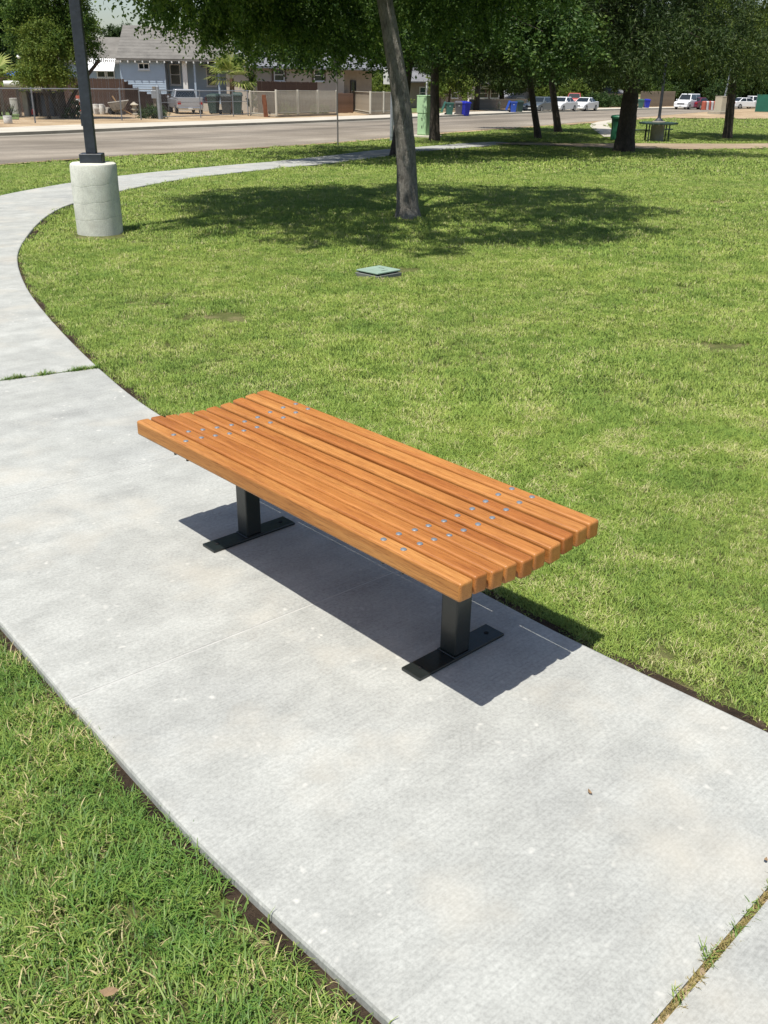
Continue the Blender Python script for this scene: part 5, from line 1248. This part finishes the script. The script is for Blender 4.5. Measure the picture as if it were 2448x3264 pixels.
# pink toy car and timber swing frame behind the second trunk
p = spot(1314, 340, 0); t = thing('toy_car', 'small pink toy car on the grass beyond the street', 'toy car', p, .5)
PNK = M('pink_plastic', (.75, .35, .55), .4, .05); MB().prism([(-.5, .12), (.5, .12), (.55, .30), (.25, .36), (.10, .55), (-.25, .55), (-.40, .36), (-.55, .33)], -.25, .25).build('shell', PNK, t, False, .04, 2)
for x in (-.32, .32):
    for s in (-1, 1): MB().cyl((x, s*.26, .13), (x, s*.18, .13), .13, seg=14).build('wheel', BLKP, t)
p = spot(1318, 338, 4); t = thing('play_frame', 'leaning timber play frame in the shade behind the pink toy car', 'play frame', p, .5)
TIM = M('raw_timber', (.40, .25, .12)); hh = 2.9
MB().tube([(-1.9, 0, 0), (-.3, 0, hh)], .12, 6).build('slanted_beam', TIM, t); MB().tube([(.6, 0, 0), (.5, 0, hh)], .09, 6).build('upright', TIM, t); MB().box(-.5, 1.4, -.5, .5, 1.25, 1.33).build('deck', TIM, t); MB().box(1.2, 1.36, -.08, .08, 0, 1.25).build('upright', TIM, t); MB().box(-.1, 1.3, -.4, .4, 1.95, 2.05).build('canopy', M('purple_cloth', (.10, .04, .09), .8, .2), t)
p = spot(1306, 336, 3); t = thing('hoarding', 'grey upright hoarding board standing behind the pink toy car', 'hoarding', p, .5); MB().box(-.65, .65, -.03, .03, 0, 1.15).build('board', M('blue_grey_wall', (.34, .36, .4)), t); MB().box(-.7, .7, .031, .07, .4, .5).build('batten', GRYW, t)

# ================================================================== BACKGROUND PLANTS
def bush(name, label, p, R, h, m, seed, n=120, nl=50, L=.10, W=.05, cat='shrub', group=None, stem=True):
    t = thing(name, label, cat, p, 0, group)
    obj('foliage', crown_mesh(seed, R, .12*h, h, n, nl, L, W, m, min(.55, R*.55), .3, .14, .8, .0), None, t)
    mb = MB(); r = np.random.default_rng(seed)
    for k in range(5): a = k*1.3; mb.tube([(0, 0, -.05), (R*.2*math.cos(a), R*.2*math.sin(a), h*.35), (R*.5*math.cos(a), R*.5*math.sin(a), h*.75)], [.04, .03, .012], 6)
    mb.build('stem', BARKD, t); return t
FARC = {}
def bg_tree(name, label, u, v, y, R, zb, zt, m, seed, n=420, nl=55, L=.2, W=.11, tw=.22, group='trees beyond the street', forks=None, droop=.4, share=None):
    q = at(u, v, y); z0 = zg(q[0], q[1], .05); t = thing(name, label, 'tree', (q[0], q[1], z0), 0, group); r = np.random.default_rng(seed)
    tp = [(0, 0, -.1), (r.normal(0, .05), 0, zb*.5), (r.normal(0, .15), r.normal(0, .1), zb+.6)]
    P_, Rr = densify(tp, [tw*1.3, tw, tw*.7], 8); mb = trunk_mb(P_, Rr, limbs_for(r, tp[-1], R*.8, zt*.8, 6, tw*.45), 10)
    if forks:
        for f in forks: mb.tube(f, [tw*.7, tw*.6, tw*.45], 8)
    mb.build('trunk', BARKD, t, True); 
    if share is None: obj('crown', crown_mesh(seed, R, zb, zt, n, nl, L, W, m, .7, droop, .2, .7, .1), None, t); return t
    if share not in FARC: FARC[share] = crown_mesh(seed, 6.5, 2.0, 13, 1700, 60, .30, .16, m, 1.1, droop, .2, .7, .1, lowest=1.0)
    c = obj('crown', FARC[share], None, t); c.scale = (R/6.5, R/6.5, zt/13); c.rotation_euler = (0, 0, seed*1.3); c.location.z = zb-2.0*zt/13; return t
# the multi-stemmed tree by the shed
bg_tree('yard_tree', 'forked dark-stemmed tree growing behind the chain-link fence by the shed', 195, 300, 60, 2.5, 3.4, 8.8, ELM, 61, 900, 66, .13, .07, .20, forks=[[(0, 0, 0), (-.5, 0, 1.0), (-.9, 0, 2.2)], [(0, 0, .2), (.9, 0, 1.6), (2.4, .2, 3.2)]])
bg_tree('yard_tree', 'light green bushy tree drooping over the plank shed roof', 148, 300, 58, 1.3, 2.0, 5.0, YEL, 62, 420, 64, .12, .065, .09)
bg_tree('yard_tree', 'big dark tree at the end of the brown plank fence', -70, 300, 84, 4.2, 2.8, 12, DKL, 63, 900, 62, .26, .14, .3, share='dark0')
bg_tree('yard_tree', 'mid green tree standing behind the blue canopy', 40, 300, 88, 4.2, 2.8, 9, ELM, 64, 700, 60, .25, .13, .25, share='green')
bg_tree('yard_tree', 'tall dark tree rising behind the forked yard tree', 95, 300, 96, 4.0, 4.0, 13, DKL, 65, 700, 60, .28, .15, .3, share='dark1')
bg_tree('yard_tree', 'rounded tree top showing over the ridge of the blue house', 385, 300, 98, 3.4, 2.4, 5.6, DKL, 66, 500, 55, .26, .14, .3, share='dark0')
bg_tree('yard_tree', 'dark tree standing behind the tan house roof', 900, 300, 100, 6, 3, 10, DKL, 67, 700, 58, .3, .16, .3, share='dark1')
bg_tree('yard_tree', 'dark tree behind the open driveway', 1180, 300, 108, 6, 3, 11, DKL, 68, 700, 58, .3, .16, .3, share='dark0')
bg_tree('yard_tree', 'bare-limbed dark tree reaching over the white sided house', 1520, 300, 100, 4.6, 3.0, 10, DKL, 69, 620, 58, .28, .15, .26, share='dark1')
bg_tree('yard_tree', 'broad dark tree behind the fire hydrant', 1600, 300, 122, 5.2, 2.2, 11, DKL, 70, 700, 58, .3, .16, .3, share='dark0')
bg_tree('yard_tree', 'small light green tree before the brown shaded house', 1432, 300, 94, 1.9, 1.5, 5.0, YEL, 71, 240, 52, .2, .1, .1)
for i, (u, y, R, zb, zt, m) in enumerate(((1740, 150, 6, 2.2, 13, DKL), (1840, 165, 6.5, 2.0, 14, DKL), (1930, 185, 7, 2.6, 14, DKL), (2020, 180, 7, 2.6, 14, DKL), (2110, 175, 7.5, 2.4, 15, DKL), (2190, 165, 5.5, .8, 9, ELM), (2260, 160, 6.5, 1.0, 12, DKL), (2340, 165, 6.5, 1.8, 12, ELM), (2420, 160, 6.5, 2.0, 13, DKL), (2520, 155, 7, 2.0, 13, ELM))):
    bg_tree('yard_tree', ('dark far tree behind the red pickup', 'dark far tree behind the low white coupe', 'dark far tree behind the low white building', 'dark far tree behind the wire fence bins', 'tall dark far tree behind the white minivan', 'rounded mid green tree close behind the maroon car', 'dark low-skirted tree behind the red and white drums', 'mid green far tree behind the tan concrete box', 'dark far tree beyond the white pickup', 'green far tree over the screened fence')[i], u, 300, y, R, zb, zt, m, 80+i, 620, 52, .42, .24, .35, 'far trees at the end of the street', share='green' if m is ELM else 'dark%d' % (i % 2))
p = spot(235, 378, .2); bush('shrub', 'small cactus-like green shrub at the chain-link fence by the forked tree', p, .5, 1.0, DKL, 90, 60, 40, .12, .05)
p = spot(487, 378, .25); bush('shrub', 'low dark shrub at the gate post', p, .72, .62, DKL, 91, 80, 44, .12, .05)
p = spot(1200, 352, 3); bush('shrub', 'big light green bush behind the stained tan boards', p, 3.0, 3.0, YEL, 92, 420, 60, .16, .08)
p = spot(1850, 342, 4); bush('shrub', 'bright green shrub behind the low white coupe', p, 2.6, 2.9, YEL, 93, 240, 50, .22, .12)
p = spot(1745, 342, 6); bush('shrub', 'yellow-green tall shrub between the two slender trunks', p, 1.6, 3.2, YEL, 94, 200, 50, .22, .12)
p = spot(1945, 341, 2); bush('hedge', 'dark clipped hedge in front of the low white building', p, 2.6, 1.5, DKL, 95, 240, 50, .2, .11, 'hedge')
p = spot(1910, 343, 2); bush('hedge', 'round dark hedge bush next to the clipped hedge', p, 1.7, 1.4, DKL, 96, 160, 50, .2, .11, 'hedge')
p = spot(968, 345, 3); bush('shrub', 'thin dark shrub climbing in front of the tan house window', p, .55, 3.3, DKL, 97, 110, 40, .14, .07)
for i, (u, v) in enumerate(((905, 366), (935, 364), (1000, 365), (1028, 366))): bush('weed_clump', ('weedy plant at the start of the mesh-panelled fence', 'tall weedy plant behind the mesh panels', 'grey-green weedy plant in the mesh corner', 'yellow flowering weed by the iron gate')[i], spot(u, v, .6), .45, .75, YEL, 100+i, 26, 26, .12, .04, 'weeds')
p = spot(30, 371, .3); bush('shrub', 'nearly bare twiggy shrub on the yard lawn', p, .6, .9, DKL, 110, 16, 14, .08, .04)
p = spot(765, 300, 0); q = AT(800, 250, 75.5); bush('vine', 'light green vine hanging behind the fan palm', (q[0], q[1], zg(q[0], q[1], .1)), .55, 4.6, YEL, 111, 60, 36, .15, .08, 'vine')
# far lawn patches across the street
for i, P in enumerate(([(1300, 360), (1362, 358), (1362, 341), (1290, 344)], [(1395, 362), (1412, 360), (1412, 341), (1395, 343)], [(1560, 349), (1640, 344), (1640, 336), (1556, 340)], [(-60, 381), (60, 381), (66, 340), (-60, 345)], [(270, 354), (345, 350), (345, 345), (268, 347)])):
    struct(poly_sheet('yard_lawn', [GY(u, v)[:2] for u, v in P], M('yard_lawn_grass', (.13, .18, .05), .9, .3, 2, bump=.5), .135))
def fan_palm(label, p, h, nf, size, seed, lean=.0):
    t = thing('fan_palm', label, 'palm', p, 0); r = np.random.default_rng(seed); PL = leaf_m('palm_leaf_%d' % seed, (.10, .15, .03), (.22, .29, .06), (.42, .45, .15), .35)
    MB().tube([(0, 0, -.05), (0, 0, h)], [.22, .16], 12, True, .12).build('trunk', M('palm_trunk', (.16, .10, .06), .95, .3, 5), t)
    for i in range(nf):
        a = i*2.4+r.uniform(-.2, .2); el = r.uniform(-.35, 1.15); d = np.array([math.cos(a)*math.cos(el), math.sin(a)*math.cos(el), math.sin(el)])
        st = np.array([0, 0, h-.05]); hub = st+d*size*.75*r.uniform(.8, 1.1)
        side = np.cross(d, [0, 0, 1]); side /= np.linalg.norm(side); nn = np.cross(side, d)
        V = [tuple(st), tuple(st+side*.03), tuple(hub+side*.03), tuple(hub)]; F = [(0, 1, 2, 3)]; T = [.2]*4
        for k in range(17):
            th = (k-8)/8*1.75; dd = d*math.cos(th)+side*math.sin(th); L = size*(1-.12*abs(th))*r.uniform(.85, 1.05); pw_ = np.cross(dd, nn); o = len(V); md = hub+dd*L*.55+nn*.06*size; tip = hub+dd*L-np.array([0, 0, .12*size])
            V += [tuple(hub), tuple(md-pw_*.045*size), tuple(tip), tuple(md+pw_*.045*size)]; F.append((o, o+1, o+2, o+3)); T += [r.random()*.8+.2]*4
        me = mesh_np('frond', np.array(V), np.array(F), PL, {'tint': np.array(T)}); obj('frond', me, None, t)
    return t
fan_palm('young fan palm with spread fronds standing behind the yard bins', spot(745, 362, -.2), 2.35, 16, 1.45, 5)
fan_palm('fan palm fronds at the end of the chain-link fence beside the junk', spot(-22, 372, .8), 1.9, 14, 1.3, 6)
